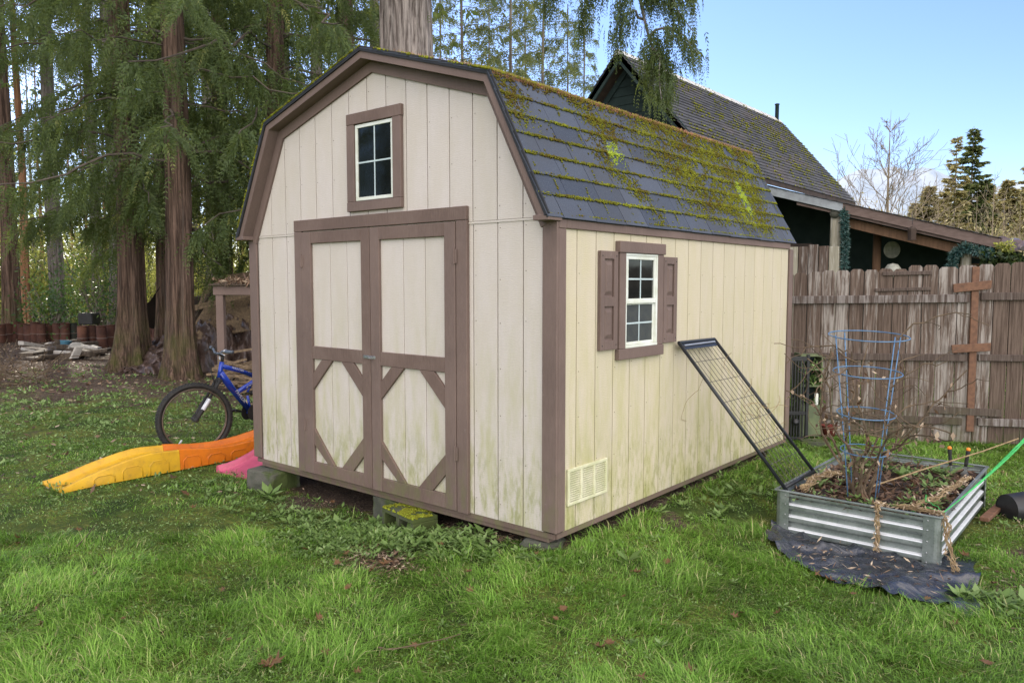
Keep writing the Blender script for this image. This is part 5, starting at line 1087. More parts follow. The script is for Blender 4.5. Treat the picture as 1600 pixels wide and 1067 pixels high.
gc_ = B(1272, 8.25, .05); gr = thing('green_shelf_unit', tuple(gc_), 'algae-green open shelf unit with a solid lower front beside the board fence', 'shelf'); o = gc_ - RT*.12; mb = MB()
KB(0, .022, 0, .2, 0, .92); KB(.235, .25, .02, .2, 0, .88); build(mb, 'side', MAT['mossygreen'], gr, bevel=.002)
for z in (.34, .56, .74, .89): mb = MB(); KB(.0225, .2345, .01, .19, z, z + .018); build(mb, 'shelf', MAT['mossygreen'], gr)
mb = MB(); KB(.0225, .234, 0, .014, .02, .339); build(mb, 'lower_front', MAT['mossygreen'], gr, bevel=.002)
mb = MB(); KB(.0225, .234, .19, .2, .02, .88); build(mb, 'back', MAT['darkgreen'], gr)
n = 260; P = o + RT*RNG.uniform(.03, .23, (n, 1)) + FH*RNG.uniform(0, .15, (n, 1)) + V(0,0,1)*RNG.choice([.4, .62, .66, .8], (n, 1)) + RNG.normal(0, .03, (n, 3)); P[:, 2] += 0
tag(build(leafcloud(P, .05, .022, .5), 'ivy_plant', MAT['weed']), 'small leafy plant growing through the green shelf unit', 'plant')
build(MB().lathe([(.02, 0), (.022, .01), (.022, .12), (.01, .13)], o + RT*.2 + FH*.05 + V(0, 0, .3585), (0, 0, 1), 12), 'white_bottle', MAT['white'], label='small white bottle standing on the green shelf unit', cat='bottle', smooth=True)
slab(tuple(B(1280, 8.0, -.02)), (.3, .16, .1), .6, 'paver', 'flat mossy paver on the ground in front of the green shelf unit', MAT['block'], 9)
tag(build(MB().lathe([(.06, 0), (.085, .12), (.09, .125), (.08, .125), (.055, .01)], B(1302, 8.3, .06), (0, 0, 1), 16), 'flower_pot', MAT['redp'], smooth=True), 'dark red flower pot at the foot of the fence beside the shelf unit', 'plant pot')

# ------------------------------------------------------------------ toy track and pink slide
def chute(name, m, ys, hs, xa, xb, par, wall=.05, flare=0., label=None, side=True, bot=0.):
    """a moulded channel running along +Y between xa and xb; hs = rim height"""
    yy = np.linspace(ys[0], ys[-1], 40); hh = np.interp(yy, ys, hs); 
    k = np.ones(5) / 5; hp = np.convolve(np.pad(hh, 2, mode='edge'), k, 'valid'); rows = []
    for y, h in zip(yy, hp):
        w_ = min(wall, max(h - .006, .004)); f_ = flare * max(0, 1 - (y - ys[0]) / .25)**2; a_, b_ = xa - f_, xb + f_; t_ = .022; fl = max(h - w_, .005)
        rows.append([(a_ - .018, y, bot), (a_ - .006, y, h * .92), (a_, y, h), (a_ + t_, y, h), (a_ + t_ + .012, y, fl + .012), (a_ + t_ + .03, y, fl)] + [(a_ + t_ + .03 + (b_ - a_ - 2*t_ - .06) * q, y, fl) for q in (.25, .5, .75)] +
                    [(b_ - t_ - .03, y, fl), (b_ - t_ - .012, y, fl + .012), (b_ - t_, y, h), (b_, y, h), (b_ + .006, y, h * .92), (b_ + .018, y, bot)])
    mb = MB().sheet(rows); n = len(rows[0])
    for r in (rows[0], rows[-1]): mb.add(r, [tuple(range(n))])
    o = build(mb, name, m, par, label=label, smooth=True)
    # arched recesses moulded into the visible side, standing slightly proud as ribs
    if side:
        rb = MB(); y = ys[0] + .35 if flare else ys[0] + .12
        while y < ys[-1] - .12:
            h = float(np.interp(y, yy, hp)) * .62; ww = .085
            if h > .05:
                arc = [(y - ww, .012), (y - ww, h * .75), (y - ww * .6, h), (y + ww * .6, h), (y + ww, h * .75), (y + ww, .012)]
                rb.tube([(xb + .018 - .013 * z_ / .16, yq, z_) for yq, z_ in arc], .005, 5)
            y += .24
        build(rb, 'moulded_ribs', m, par, smooth=True)
    return o
tt_ = thing('toy_coaster_track', (-4.38, -.1, 0), 'yellow and orange plastic toy coaster track lying on the grass before the bicycle', 'toy')
chute('yellow_section', MAT['yellow'], [-1.2, -1.0, -.83, -.6, -.43, -.18], [.03, .085, .132, .182, .203, .186], -4.56, -4.22, tt_, .055, .04, 'yellow end section of the toy track')
chute('orange_section', MAT['oplast'], [-.178, .09, .35, .6, .9, 1.2], [.197, .155, .14, .158, .205, .28], -4.56, -4.22, tt_, .055, 0, 'orange section of the toy track')
ps = thing('pink_slide', (-3.66, .5, 0), 'pink plastic slide end sticking out beside the left shed corner', 'toy slide')
chute('chute', MAT['pink'], [.02, .15, .35, .6, .9], [.05, .075, .14, .27, .45], -3.86, -3.46, ps, .05, .05, side=False, bot=-.01)

# ------------------------------------------------------------------ bicycle
RH = P2(-3.17, 7.6); RH[2] = .372; fdv = -.0 * RT; eb = unit(RT * .45 + FH * .893); eb[2] = 0; sb_ = V(eb[1], -eb[0], 0)
bike = thing('bicycle', (RH[0], RH[1], 0), 'blue full-suspension mountain bicycle parked by the left wall of the shed', 'bicycle')
def bp(a, z, s=0.): return RH + eb * a + sb_ * s + V(0, 0, z - RH[2])
st_ = math.radians(-34); ew = unit(RT * .80 + FH * .60); sw = V(ew[1], -ew[0], 0)
def wheel(c, e, sdir, name):
    wl = thing(name, tuple(c)); wl.parent = bike; wl.location = tuple(c - wloc(bike)); R = .368; n = 72; th = np.arange(n) * 2 * PI / n
    ring = lambda r, s=0.: c + np.cos(th)[:, None]*e*r + np.sin(th)[:, None]*V(0, 0, 1)*r + sdir*s
    mb = MB().tube(ring(R - .027), .0255, 10, closed=True)
    for k in range(n):
        for s in (-.017, 0, .017):
            a_ = th[k] + (0 if s else PI / n); d = e*math.cos(a_) + V(0, 0, 1)*math.sin(a_); tg = -e*math.sin(a_) + V(0, 0, 1)*math.cos(a_)
            mb.obox(c + d*(R - .001 - abs(s)*.35) + sdir*s, tg*.0075, sdir*.0055, d*.005)
    build(mb, 'tyre', MAT['rubber'], wl)
    mb = MB(); 
    for s in (-.012, .012): mb.tube(ring(R - .062, s), .0075, 6, closed=True)
    build(mb, 'rim', MAT['rim'], wl, smooth=True)
    mb = MB()
    for k in range(32):
        a_, b_ = 2*PI*k/32, 2*PI*k/32 + (.9 if k % 2 else -.9); s = .028 if k % 4 < 2 else -.028
        mb.tube([c + (e*math.cos(b_) + V(0,0,1)*math.sin(b_))*.022 + sdir*s, c + (e*math.cos(a_) + V(0,0,1)*math.sin(a_))*(R-.066)], .0011, 4, False)
    build(mb, 'spokes', MAT['wire'], wl); build(MB().lathe([(.008, -.055), (.008, -.034), (.024, -.032), (.024, -.027), (.014, -.02), (.014, .02), (.024, .027), (.024, .032), (.008, .034), (.008, .055)], c, sdir, 14), 'hub', MAT['rubber'], wl, smooth=True)
    return wl, R
fw2, R_w = wheel(RH, ew, sw, 'front_wheel'); RC = bp(1.15, .372); wheel(RC, eb, sb_, 'rear_wheel')
d_ = unit(-ew*.55 - V(0, 0, 1)*.83); build(MB().obox(RH + d_*.27 - sw*.006, d_*.038, sw*.004, np.cross(d_, sw)*.009), 'wheel_reflector', MAT['sticker'], fw2, bevel=.002)
HT, HB = bp(.36, .905), bp(.325, .765); axs = unit(HT - HB)
# fork
crown = HB - axs*.035; mb = MB(); mb.bar(crown - sw*.075, crown + sw*.075, .035, .03); fk = thing('fork', tuple(crown)); fk.parent = bike; fk.location = tuple(crown - wloc(bike))
build(mb, 'crown', MAT['rubber'], fk, bevel=.006)
for s in (-1, 1):
    a_, b_ = crown + sw*.062*s, RH + sw*.055*s; m_ = a_*.45 + b_*.55
    mb = MB().tube([a_ + axs*.015, m_], .0135, 10); mb.tube([m_ + (a_-m_)*.12, b_], [.021, .018], 12); mb.lathe([(.001, -.02), (.022, -.016), (.022, .012), (.001, .016)], b_, sw*s, 12); build(mb, 'fork_leg', MAT['rubber'], fk, smooth=True)
a_, b_ = crown + sw*.062, RH + sw*.055; build(MB().tube([a_*.52 + b_*.48, a_*.25 + b_*.75], .0222, 12), 'fork_sticker', MAT['sticker'], fk)
mb = MB(); mb.tube([crown + sw*.05 - ew*.03, crown + sw*.055 - ew*.055 - V(0,0,.06), crown + sw*.06 - ew*.05 - V(0,0,.12)], .009, 8); mb.tube([crown - sw*.05 - ew*.03, crown - sw*.055 - ew*.055 - V(0,0,.06), crown - sw*.06 - ew*.05 - V(0,0,.12)], .009, 8)
mb.tube([crown + sw*.06 - ew*.05 - V(0,0,.0), crown + V(0,0,.05) - ew*.07, crown - sw*.06 - ew*.05], .0035, 6); build(mb, 'front_brake', MAT['rubber'], fk, smooth=True)
# frame
BBp = bp(.735, .335); fr_ = MB()
fr_.tube([HB - axs*.01, HT + axs*.01], .024, 14); fr_.tube([HB + axs*.045, bp(.45, .665), BBp], [.034, .036, .027], 14); fr_.tube([HT - axs*.03, bp(.6, .80), bp(.87, .695)], [.025, .023, .024], 14)
fr_.tube([bp(.545, .57), bp(.87, .69), bp(1.02, .73)], [.024, .026, .022], 14); fr_.tube([bp(.70, .56), bp(.76, .64)], .012, 8); fr_.tube([BBp, bp(.70, .52)], .014, 8)
fr_.lathe([(.024, -.036), (.024, .036)], BBp, sb_, 14)
build(fr_, 'frame', MAT['bikeblue'], bike, smooth=True)
sa = MB()
for s in (-.05, .05): sa.tube([bp(.78, .37, s*.6), bp(.95, .39, s), bp(1.15, .372, s*1.1)], .011, 8); sa.tube([bp(1.15, .372, s*1.1), bp(1.0, .56, s), bp(.86, .57, s*.5)], .010, 8)
build(sa, 'swingarm', MAT['bikeblue'], bike, smooth=True)
sk = thing('shock_absorber', tuple(bp(.8, .53))); sk.parent = bike; sk.location = tuple(bp(.8, .53) - wloc(bike))
sp = MB(); ax_ = unit(bp(.86, .505) - bp(.73, .545)); p0 = bp(.765, .535); thh = np.linspace(0, 12*PI, 90); u_, v__ = sb_, np.cross(ax_, sb_)
sp.tube([p0 + ax_*.11*q/(12*PI) + (u_*math.cos(q) + v__*math.sin(q))*.02 for q in thh], .0065, 6); sp.lathe([(.019, 0), (.019, .11)], p0, ax_, 12); build(sp, 'spring', MAT['hi'], sk, smooth=True)
build(MB().lathe([(.008, -.05), (.014, -.03), (.024, -.008), (.024, 0), (.012, .004), (.012, .12), (.024, .122), (.024, .13), (.01, .15)], p0, ax_, 12), 'damper', MAT['rubber'], sk, smooth=True)
# cockpit
stm = HT + axs*.085; mb = MB().tube([HT + axs*.01, stm], .0155, 10); mb.tube([stm - axs*.01, stm - ew*.055 + V(0,0,.02)], .016, 10); cb = stm - ew*.06 + V(0,0,.02); build(mb, 'stem', MAT['rubber'], bike, smooth=True)
hb = MB().tube([cb - sw*.36 + ew*.04 + V(0,0,.035), cb - sw*.16 + ew*.01 + V(0,0,.03), cb - sw*.08, cb + sw*.08, cb + sw*.16 + ew*.01 + V(0,0,.03), cb + sw*.36 + ew*.04 + V(0,0,.035)], .0118, 10); build(hb, 'handlebar', MAT['grip'], bike, smooth=True)
for s in (-1, 1):
    a_, b_ = cb + sw*.24*s + ew*.022 + V(0,0,.032), cb + sw*.37*s + ew*.043 + V(0,0,.036); build(MB().tube([a_, a_*.8+b_*.2, b_*.9+a_*.1, b_], [.021, .018, .017, .019], 12), 'grip', MAT['grip'], bike, smooth=True)
    lv = MB().tube([a_ - ew*.02, a_ - ew*.06 - V(0,0,.015), b_ - ew*.07 - V(0,0,.03)], .005, 6); lv.lathe([(.02, -.014), (.024, -.012), (.024, .012), (.02, .014)], a_ - sw*.025*s, sw, 14); build(lv, 'brake_lever', MAT['chrome'] if s > 0 else MAT['rubber'], bike, smooth=True)
build(MB().obox(HT + axs*.055 - ew*.03, sw*.014, V(0,0,.017), ew*.003), 'front_reflector', MAT['sticker'], bike, bevel=.001)
cbm = MB()
for k in range(3): q = cb + sw*(.1 - .1*k); cbm.tube([q + V(0,0,.01), q - ew*.09 + V(0,0,-.02), crown - ew*.07 + V(0,0,.05) + sw*.02*k, crown + V(0,0,-.04) - ew*.04], .0026, 5)
build(cbm, 'cables', MAT['rubber'], bike, smooth=True)
cr_ = thing('crankset', tuple(BBp)); cr_.parent = bike; cr_.location = tuple(BBp - wloc(bike))
mb = MB().lathe([(.02, .045), (.085, .046), (.085, .049), (.02, .05)], BBp, -sb_, 30); mb.lathe([(.02, .055), (.07, .056), (.07, .059), (.02, .06)], BBp, -sb_, 30); mb.lathe([(.02, .045), (.085, .046), (.085, .049), (.02, .05)], BBp, sb_, 30); build(mb, 'chainring', MAT['rubber'], cr_)
for s, dz in ((1, -.03), (-1, .03)):
    e2 = BBp + eb*.16*s*.9 + V(0,0,dz) + sb_*.07*s; build(MB().bar(BBp + sb_*.06*s, e2, .014, .026), 'crank_arm', MAT['rubber'], cr_, bevel=.003); pp = e2 + sb_*.055*s
    pd = build(MB().obox(pp, eb*.045, sb_*.045, V(0,0,.011)), 'pedal', MAT['rubber'], cr_, bevel=.004); build(MB().obox(pp - eb*.046, eb*.003, sb_*.03, V(0,0,.006)), 'pedal_reflector', MAT['orange'], cr_)
ch = MB().tube([BBp + sb_*.052 + V(0,0,.07), RC + sb_*.045 + V(0,0,.045)], .005, 5); ch.tube([BBp + sb_*.052 - V(0,0,.07), RC + sb_*.045 - V(0,0,.06)], .005, 5); build(ch, 'chain', MAT['rust'], bike)
mb = MB().tube([bp(1.0, .73), bp(.965, .93)], .014, 10); build(mb, 'seat_post', MAT['chrome'], bike, smooth=True); mb = MB().blob(bp(.99, .95), (.07, .07, .03), 3, 2, .05); mb.blob(bp(.87, .955), (.035, .06, .018), 3, 1, .02); build(mb, 'saddle', MAT['rubber'], bike, smooth=True)
# lettering on the frame tubes (letters follow the tubes on the side seen)
def letter(txt, p, ex, ez, size, m, par, name='lettering'):
    c = bpy.data.curves.new(name, 'FONT'); c.body = txt; c.size = size; c.extrude = .0006; c.align_x = 'CENTER'; c.align_y = 'CENTER'; c.shear = .25
    o = bpy.data.objects.new(name, c); me = bpy.data.meshes.new_from_object(o); bpy.data.objects.remove(o); bpy.data.curves.remove(c)
    ex, ez = unit(ex), unit(ez - ex * (ez @ unit(ex))); nn = np.cross(ex, ez); off_ = wloc(par)
    for v in me.vertices: q = p + ex*v.co.x + ez*v.co.y + nn*v.co.z - off_; v.co = tuple(q)
    me.materials.append(m); o = bpy.data.objects.new(name, me); col.objects.link(o); o.parent = par
vis = -sb_ if (-sb_) @ (CAM - RH) > 0 else sb_
dt = unit(BBp - (HB + axs*.045)); letter('PAVILOR', (HB + axs*.045)*.42 + BBp*.58 + vis*.0345, dt, np.cross(vis, dt), .048, MAT['sticker'], bike)
tp = unit(bp(.87, .695) - (HT - axs*.03)); letter('MOUNTAIN', bp(.55, .822) + vis*.0245, tp, np.cross(vis, tp), .03, MAT['sticker'], bike)
br_ = unit(bp(.87, .69) - bp(.545, .57)); letter('AL-PRO', bp(.7, .627) + vis*.026, br_, np.cross(vis, br_), .026, MAT['sticker'], bike)

# ------------------------------------------------------------------ things under the trees on the left
def drum_row(pairs):
    for i, (b, d, h, mk_) in enumerate(pairs):
        p = B(b, d); r = .118; prof = []
        for z in np.linspace(0, h, 15): rib = .012 * (math.exp(-((z - h*.46)/.012)**2) + math.exp(-((z - h*.88)/.012)**2) + math.exp(-((z - h*.06)/.012)**2)); prof.append((r + rib, z))
        prof += [(r + .008, h + .004), (r - .012, h + .006), (r - .02, h - .02)]
        t_ = thing('rusty_drum', (p[0], p[1], p[2]), 'narrow dark green drum in the row of rusty drums' if mk_ == 'rust2' else 'narrow rusty brown ribbed drum in the long row under the trees', 'drum', None if mk_ == 'rust2' else 'rusty drums in the row at the edge of the woods')
        build(MB().lathe(prof, p - V(0,0,.02), (.03*math.sin(i*3), .03*math.cos(i*2), 1), 20), 'barrel', MAT[mk_], t_, smooth=True)
        build(MB().lathe([(r + .004, h*.46 - .012), (r + .019, h*.46), (r + .004, h*.46 + .012)], p - V(0,0,.02), (.03*math.sin(i*3), .03*math.cos(i*2), 1), 20, cap=False), 'hoop', MAT['fascia'], t_, smooth=True)
drum_row([(b, 21.4 + .25*math.sin(b*.7), .55 + .03*math.sin(b), 'rust2' if abs(b - 111) < 3 else 'rust') for b in [-60, -45, -30, -15, -2, 10, 20, 31, 42, 51, 61, 74, 86, 98, 111.5]] + [(b, 19.6 + .2*math.sin(b), .57, 'rust') for b in (125, 139, 156, 171, 232, 243, 255)])
p = B(137, 20.2); build(MB().obox(p + V(0,0,.72), RT*.19, FH*.2, V(0,0,.15)), 'black_crate', MAT['blackpl'], label='black plastic crate sitting on top of the rusty drums', cat='crate', bevel=.02)
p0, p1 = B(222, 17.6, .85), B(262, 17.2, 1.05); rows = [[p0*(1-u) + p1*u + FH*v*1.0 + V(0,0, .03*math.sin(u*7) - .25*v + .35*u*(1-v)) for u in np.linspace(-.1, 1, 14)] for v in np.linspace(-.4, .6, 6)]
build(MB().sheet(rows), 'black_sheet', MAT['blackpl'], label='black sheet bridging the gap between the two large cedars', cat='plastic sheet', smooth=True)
rng = np.random.default_rng(91)
for i in range(34):
    b, d = rng.uniform(45, 152), rng.uniform(16.2, 19.5); p = B(b, d); s_ = (rng.uniform(.15, .5), rng.uniform(.06, .2), rng.uniform(.02, .06)); a_ = rng.random() * 3
    mb = MB().obox(p + V(0,0, s_[2] + rng.random()*.1), V(math.cos(a_), math.sin(a_), rng.normal(0, .12))*s_[0], V(-math.sin(a_), math.cos(a_), 0)*s_[1], V(0,0,1)*s_[2])
    build(mb, 'scrap_board', MAT['pale'] if i % 7 == 0 else MAT['scrap'], label='pale scrap board lying in the litter below the rusty drums' if i % 7 == 0 else 'dark flat scrap board lying in the litter below the rusty drums', cat='scrap wood', group='pale scrap boards under the trees' if i % 7 == 0 else 'dark scrap boards under the trees', bevel=.01)
p = B(115, 16.2); build(MB().obox(p + V(0,0,.16), RT*.05 + FH*.06, RT*.02 - FH*.0, V(.02,.05,.12)), 'white_board', MAT['pale'], label='small white board propped on the scrap pile below the drums', cat='board', bevel=.005)
for b, d, r, lb in ((118, 17.9, .26, 'larger pale boulder before the row of rusty drums'), (140, 18.2, .18, 'smaller pale boulder right of the larger one before the drums')):
    p = B(b, d); build(MB().blob(p + V(0,0,r*.4), (r, r*.8, r*.62), 3, b, .12), 'boulder', MAT['stonew'], label=lb, cat='stone', smooth=True)
p = B(97, 18.4); build(MB().lathe([(.1, 0), (.13, .26), (.14, .27), (.12, .27), (.09, .02)], p, (0, .1, 1), 18), 'blue_bucket', MAT['bluepl'], label='small faded blue bucket in front of the dark drums', cat='bucket', smooth=True)
p = B(12, 12.4)
mb = MB(); rng = np.random.default_rng(92)
for k in range(70): q = B(rng.uniform(-30, 75), rng.uniform(11.6, 13.4)); mb.tube(wander(q + V(0,0,rng.random()*.16), (rng.normal(), rng.normal(), .15), 6, .13, rng, .3), .006, 4, False)
tag(build(mb, 'brush_pile', MAT['stem']), 'low pile of dead branches on the bare ground at the left edge', 'brush pile')
# brown tarp over a heap
rng = np.random.default_rng(93); us, vs_ = np.linspace(0, 1, 120), np.linspace(0, 1, 46); rows = []
for u in us:
    b = 180 + 250*u; q = []
    hmax = np.interp(b, [180, 200, 228, 253, 300, 345, 372, 396, 430], [.03, .16, .34, .52, .82, .86, 1.0, 1.22, 1.25])
    for v in vs_:
        d = 13.55 + 2.2*v + .35*(1-u)*(1-v) + .12*math.sin(u*17); sh = math.sin(min(1, v*1.5)*PI/2)**.7 if v < .75 else math.cos((v-.75)/.25*PI/2)**.5
        n1 = float(fbm(np.array(u*13.), np.array(v*6. + u*3), 4)) - .5; n2 = float(fbm(np.array(u*34.), np.array(v*15. - u*6), 7)) - .5
        h = hmax*sh*(1 + .22*n1) + .09*abs(n1)*sh + .03*abs(n2)*min(1, sh*3); p = B(b, d - .35*n1); q.append((p[0], p[1], p[2] + max(h, .012) ))
    rows.append(q)
build(MB().sheet(rows), 'brown_tarp', MAT['tarp'], label='crumpled glossy brown tarp draped over a heap behind the bicycle', cat='tarp', smooth=True)
mb = MB(); rng = np.random.default_rng(94)
for k in range(90):
    q = B(rng.uniform(350, 425), rng.uniform(11.2, 12.6)); hh = .1 + .55*(1 - abs(rd(q[0], q[1])[1] - 11.9)/.8)*rng.random(); a_ = rng.normal(0, .5); dr_ = unit(RT*math.cos(a_) + FH*math.sin(a_) + V(0,0,rng.normal(0,.25))); ln = rng.uniform(.15, .4)
    mb.bar(q + V(0,0,max(hh, .08)) - dr_*ln, q + V(0,0,max(hh, .08)) + dr_*ln, rng.uniform(.02, .05), rng.uniform(.015, .035), a=rng.random())
tag(build(mb, 'kindling_pile', MAT['shake']), 'heap of split pale kindling behind the bicycle handlebar', 'firewood', kind=None)
# lean-to with collapsed shake roof
lt_ = thing('lean_to_shelter', tuple(B(344, 12.6)), 'brown-posted lean-to with a sagging shake roof behind the left shed wall', 'shelter')
q = B(344, 12.6); build(MB().obox(q + V(0,0,.75), RT*.06, FH*.06, V(0,0,.78)), 'post', MAT['trim'], lt_, bevel=.005); q1 = B(470, 12.6); build(MB().obox(q1 + V(0,0,.75), RT*.06, FH*.06, V(0,0,.78)), 'post', MAT['trim'], lt_, bevel=.005)
za = Z(454, 12.6); a_, b_ = B(333, 12.55, za), B(480, 12.55, za + .0); build(MB().bar(a_, b_, .05, .145), 'beam', MAT['trim'], lt_, bevel=.005)
mb = MB(); rng = np.random.default_rng(95)
for k in range(15): f_ = k/14; b0, b1 = a_*(1-f_) + b_*f_, None; c0 = b0 + V(0,0,.09) + FH*.0; c1 = c0 + FH*.9 + V(0,0,.1) + RT*rng.normal(0,.03); mb.bar(c0 - FH*.08, c1, .1, .012)
build(mb, 'roof_boards', MAT['scrap'], lt_)
n = 900; f_ = RNG.random(n); P = a_*(1-f_[:, None]) + b_*f_[:, None] + V(0,0,.12) + FH*RNG.uniform(-.12, .6, (n, 1)) + np.abs(RNG.normal(0, .03, (n, 3)))*V(0,0,1) + RT*RNG.normal(0, .06, (n, 1))
build(leafcloud(P, .12, .03, .3), 'roof_debris', MAT['litter'], lt_, kind='stuff')
mb = MB(); apex = B(400, 15.2, 2.0)
for k in range(26):
    f_ = k/25; e_ = B(292, 14.6, .62)*(1-f_) + B(425, 13.9, .95)*f_; top = apex + RT*(-.9 + 1.3*f_) + V(0,0,-.15*(1-f_)); mb.bar(e_, top, .11, .015, up=(0, 0, 1), a=RNG.random())
build(mb, 'sagging_shakes', MAT['shake'], lt_)
build(MB().bar(B(296, 14.3, 1.25), B(420, 14.3, 1.62), .08, .1), 'rafter', MAT['shake'], lt_); build(MB().bar(B(298, 14.2, 1.0), B(350, 15.4, 1.95), .05, .07), 'rafter', MAT['scrap'], lt_)
# dark panel standing in for the shade of the hollow behind it
build(MB().box(0,1,0,1,0,1) if False else MB().obox(B(360, 16.4, .7), RT*1.1, FH*.05, V(0,0,.75)), 'hollow_shade', MAT['darkwood'], lt_)

# ------------------------------------------------------------------ house
hs = thing('house', (-6.75, 16, .1), 'dark green house with a very steep mossy shingle roof and a low porch roof', 'house')
RX, RZ, EX, EZ, HY0, HY1 = -6.75, 6.87, 2.37, 4.12, 11.35, 20.9
EZ = RZ - EX * 1.152
rfm = MB(); 
for sx in (1, -1): rfm.prism([(RX, RZ), (RX + sx*EX, EZ), (RX + sx*EX, EZ - .12), (RX, RZ - .16)][::sx], lambda u, v, tt: (u, tt, v), HY0, HY1)
build(rfm, 'roof_deck', MAT['darkwood'], hs)
sln = math.hypot(EX, RZ - EZ); e2 = V((EX)/sln, 0, (EZ - RZ)/sln); n2 = V(-e2[2], 0, e2[0]); mb = MB(); nc = 27; cr = sln/nc
for sx in (1, -1):
    E2, N2 = e2*V(sx,1,1), n2*V(sx,1,1)
    for k in range(nc):
        y = HY0 - .05 - RNG.random()*.2
        while y < HY1 + .04:
            ya, yb = max(y + .004, HY0 - .05), min(y + .3, HY1 + .05); y += .3
            if yb - ya < .03 or (sx < 0 and k > 6): continue
            o = V(RX, 0, RZ); lo = .022 + RNG.random()*.006
            pts = [o + E2*(k*cr) + N2*.006 + V(0,ya,0), o + E2*(k*cr) + N2*.006 + V(0,yb,0), o + E2*((k+1)*cr+.01) + N2*lo + V(0,yb,0), o + E2*((k+1)*cr+.01) + N2*lo + V(0,ya,0)]
            pts += [q - N2*.012 for q in pts]; mb.add(pts, [(0,1,2,3),(7,6,5,4),(3,2,6,7),(0,3,7,4),(1,0,4,5),(2,1,5,6)], RNG.random())
mb_sh = mb; build(mb, 'roof_shingles', MAT['roofold'], hs)
mb = MB()
for k in range(32): y = HY0 - .06 + k*.3; mb.add([(RX - .13, y, RZ - .10), (RX, y, RZ + .05), (RX + .13, y, RZ - .10), (RX - .13, y + .31, RZ - .115), (RX, y + .31, RZ + .03), (RX + .13, y + .31, RZ - .115)], [(0,1,4,3),(1,2,5,4),(0,2,1)])
build(mb, 'ridge_cap', MAT['cover'], hs)
n = 7000; u = RNG.uniform(HY0, HY1, n); v = RNG.beta(1.6, 1.1, n)*sln; k = RNG.random(n) < sst(.4, .7, fbm(u*1.3, v*1.3, 4))*.6 + .04; u, v = u[k], v[k]; v = np.round(v/cr)*cr + RNG.normal(0, .012, len(v))
C = V(RX, 0, RZ) + e2*v[:, None] + n2*.03 + V(0,1,0)*u[:, None]; build(blobs(C, RNG.uniform(.012, .034, len(u)), .45 + .35*RNG.random(len(u)), n2), 'roof_moss', MAT['moss'], hs, kind='stuff')
# gable and rakes
gm = MB(); gy = HY0 + .5; z = 1.6
while z < RZ - .25:
    hw = min(EX - .1, (RZ - .2 - z)/1.152); hw2 = max(min(EX - .1, (RZ - .2 - z - .2)/1.152), .01)
    gm.add([(RX - hw, gy - .028, z), (RX + hw, gy - .028, z), (RX + hw2, gy - .006, z + .2), (RX - hw2, gy - .006, z + .2), (RX - hw, gy + .02, z), (RX + hw, gy + .02, z)], [(0,1,2,3), (5,4,0), (0, 1, 5, 4)][:1] + [(1,0,4,5)], .5); z += .2
build(gm, 'gable_siding', MAT['darkgreen'], hs); build(MB().box(RX - EX + .1, RX + EX - .1, gy + .03, HY1 - .4, 0, EZ - .1), 'walls', MAT['darkgreen'], hs)
for sx in (1, -1):
    a_ = V(RX, 0, RZ - .1); b_ = V(RX + sx*EX, 0, EZ - .1)
    for y, w_, o_, nm in ((HY0 + .02, .2, 0, 'barge_board'), (gy - .06, .16, -.12, 'inner_rake_board')):
        dd_ = unit(b_ - a_); nn2 = V(-dd_[2], 0, dd_[0])*(1 if sx > 0 else -1); c0 = a_ + V(0,y,o_); c1 = b_ + V(0,y,o_)
        build(MB().obox((c0 + c1)/2 - nn2*w_/2*0, dd_*np.linalg.norm(c1-c0)/2, V(0,.02,0), nn2*w_/2), nm, MAT['darkgreen'], hs)
p = V(RX + .02, 20.6, RZ); build(MB().lathe([(.06, -.3), (.06, .42), (.075, .43), (.075, .46), (.05, .47)], p, (0, 0, 1), 12), 'vent_pipe', MAT['darkgreen'], hs, smooth=True)
# porch roof: a lean-to sloping down to the right, its edge facing the garden
PS = .2939; pz = lambda x: 2.46 + (.68 - x)*PS; PY0, PY1 = 11.0, 19.5; XA, XB = RX + EX + .02, .70
build(MB().prism([(XA, pz(XA) - .11), (XB, pz(XB) - .11), (XB, pz(XB) - .01), (XA, pz(XA) - .01)], lambda u, v, tt: (u, tt, v), PY0 + .03, PY1), 'porch_roof', MAT['darkwood'], hs)
mb = MB(); x = XA; 
while x < XB: mb.prism([(x, pz(x) - .006), (x + .2, pz(x + .2) + .006), (x + .2, pz(x + .2) + .012), (x, pz(x))], lambda u, v, tt: (u, tt, v), PY0 - .03, PY1, RNG.random()); x += .195
build(mb, 'porch_shingles', MAT['roofold'], hs)
def edgeb(x0, x1, zt, zb, y0, y1, name, m): return build(MB().prism([(x0, pz(x0) + zb), (x1, pz(x1) + zb), (x1, pz(x1) + zt), (x0, pz(x0) + zt)], lambda u, v, tt: (u, tt, v), y0, y1), name, m, hs, bevel=.003)
edgeb(XA, -1.75, -.008, -.16, PY0 - .004, PY0 + .025, 'metal_flashing', MAT['flash']); edgeb(-1.7495, XB, -.008, -.175, PY0, PY0 + .025, 'fascia_board', MAT['fascia']); edgeb(-2.6, .4, -.178, -.225, PY0 + .05, PY0 + .09, 'under_board', MAT['fascia'])
edgeb(-1.75, .5, -.25, -.42, PY0 + .25, PY0 + .40, 'log_beam', MAT['brownpost'])
for x, r, y, m_, zt in ((-1.90, .095, 11.15, 'log', 0), (.22, .085, 11.15, 'log', 0)):
    k = np.linspace(0, 1, 12); build(MB().tube([(x + .01*math.sin(q*5), y, .05 + (pz(x) - .30)*q) for q in k], [r*(1.05 - .1*q) for q in k], 16), 'log_post', MAT[m_], hs, smooth=True)
    build(MB().tube([(x, y - .12, pz(x) - .22), (x, y + .3, pz(x) - .22)], .085, 14), 'log_end', MAT['block'], hs, smooth=True)
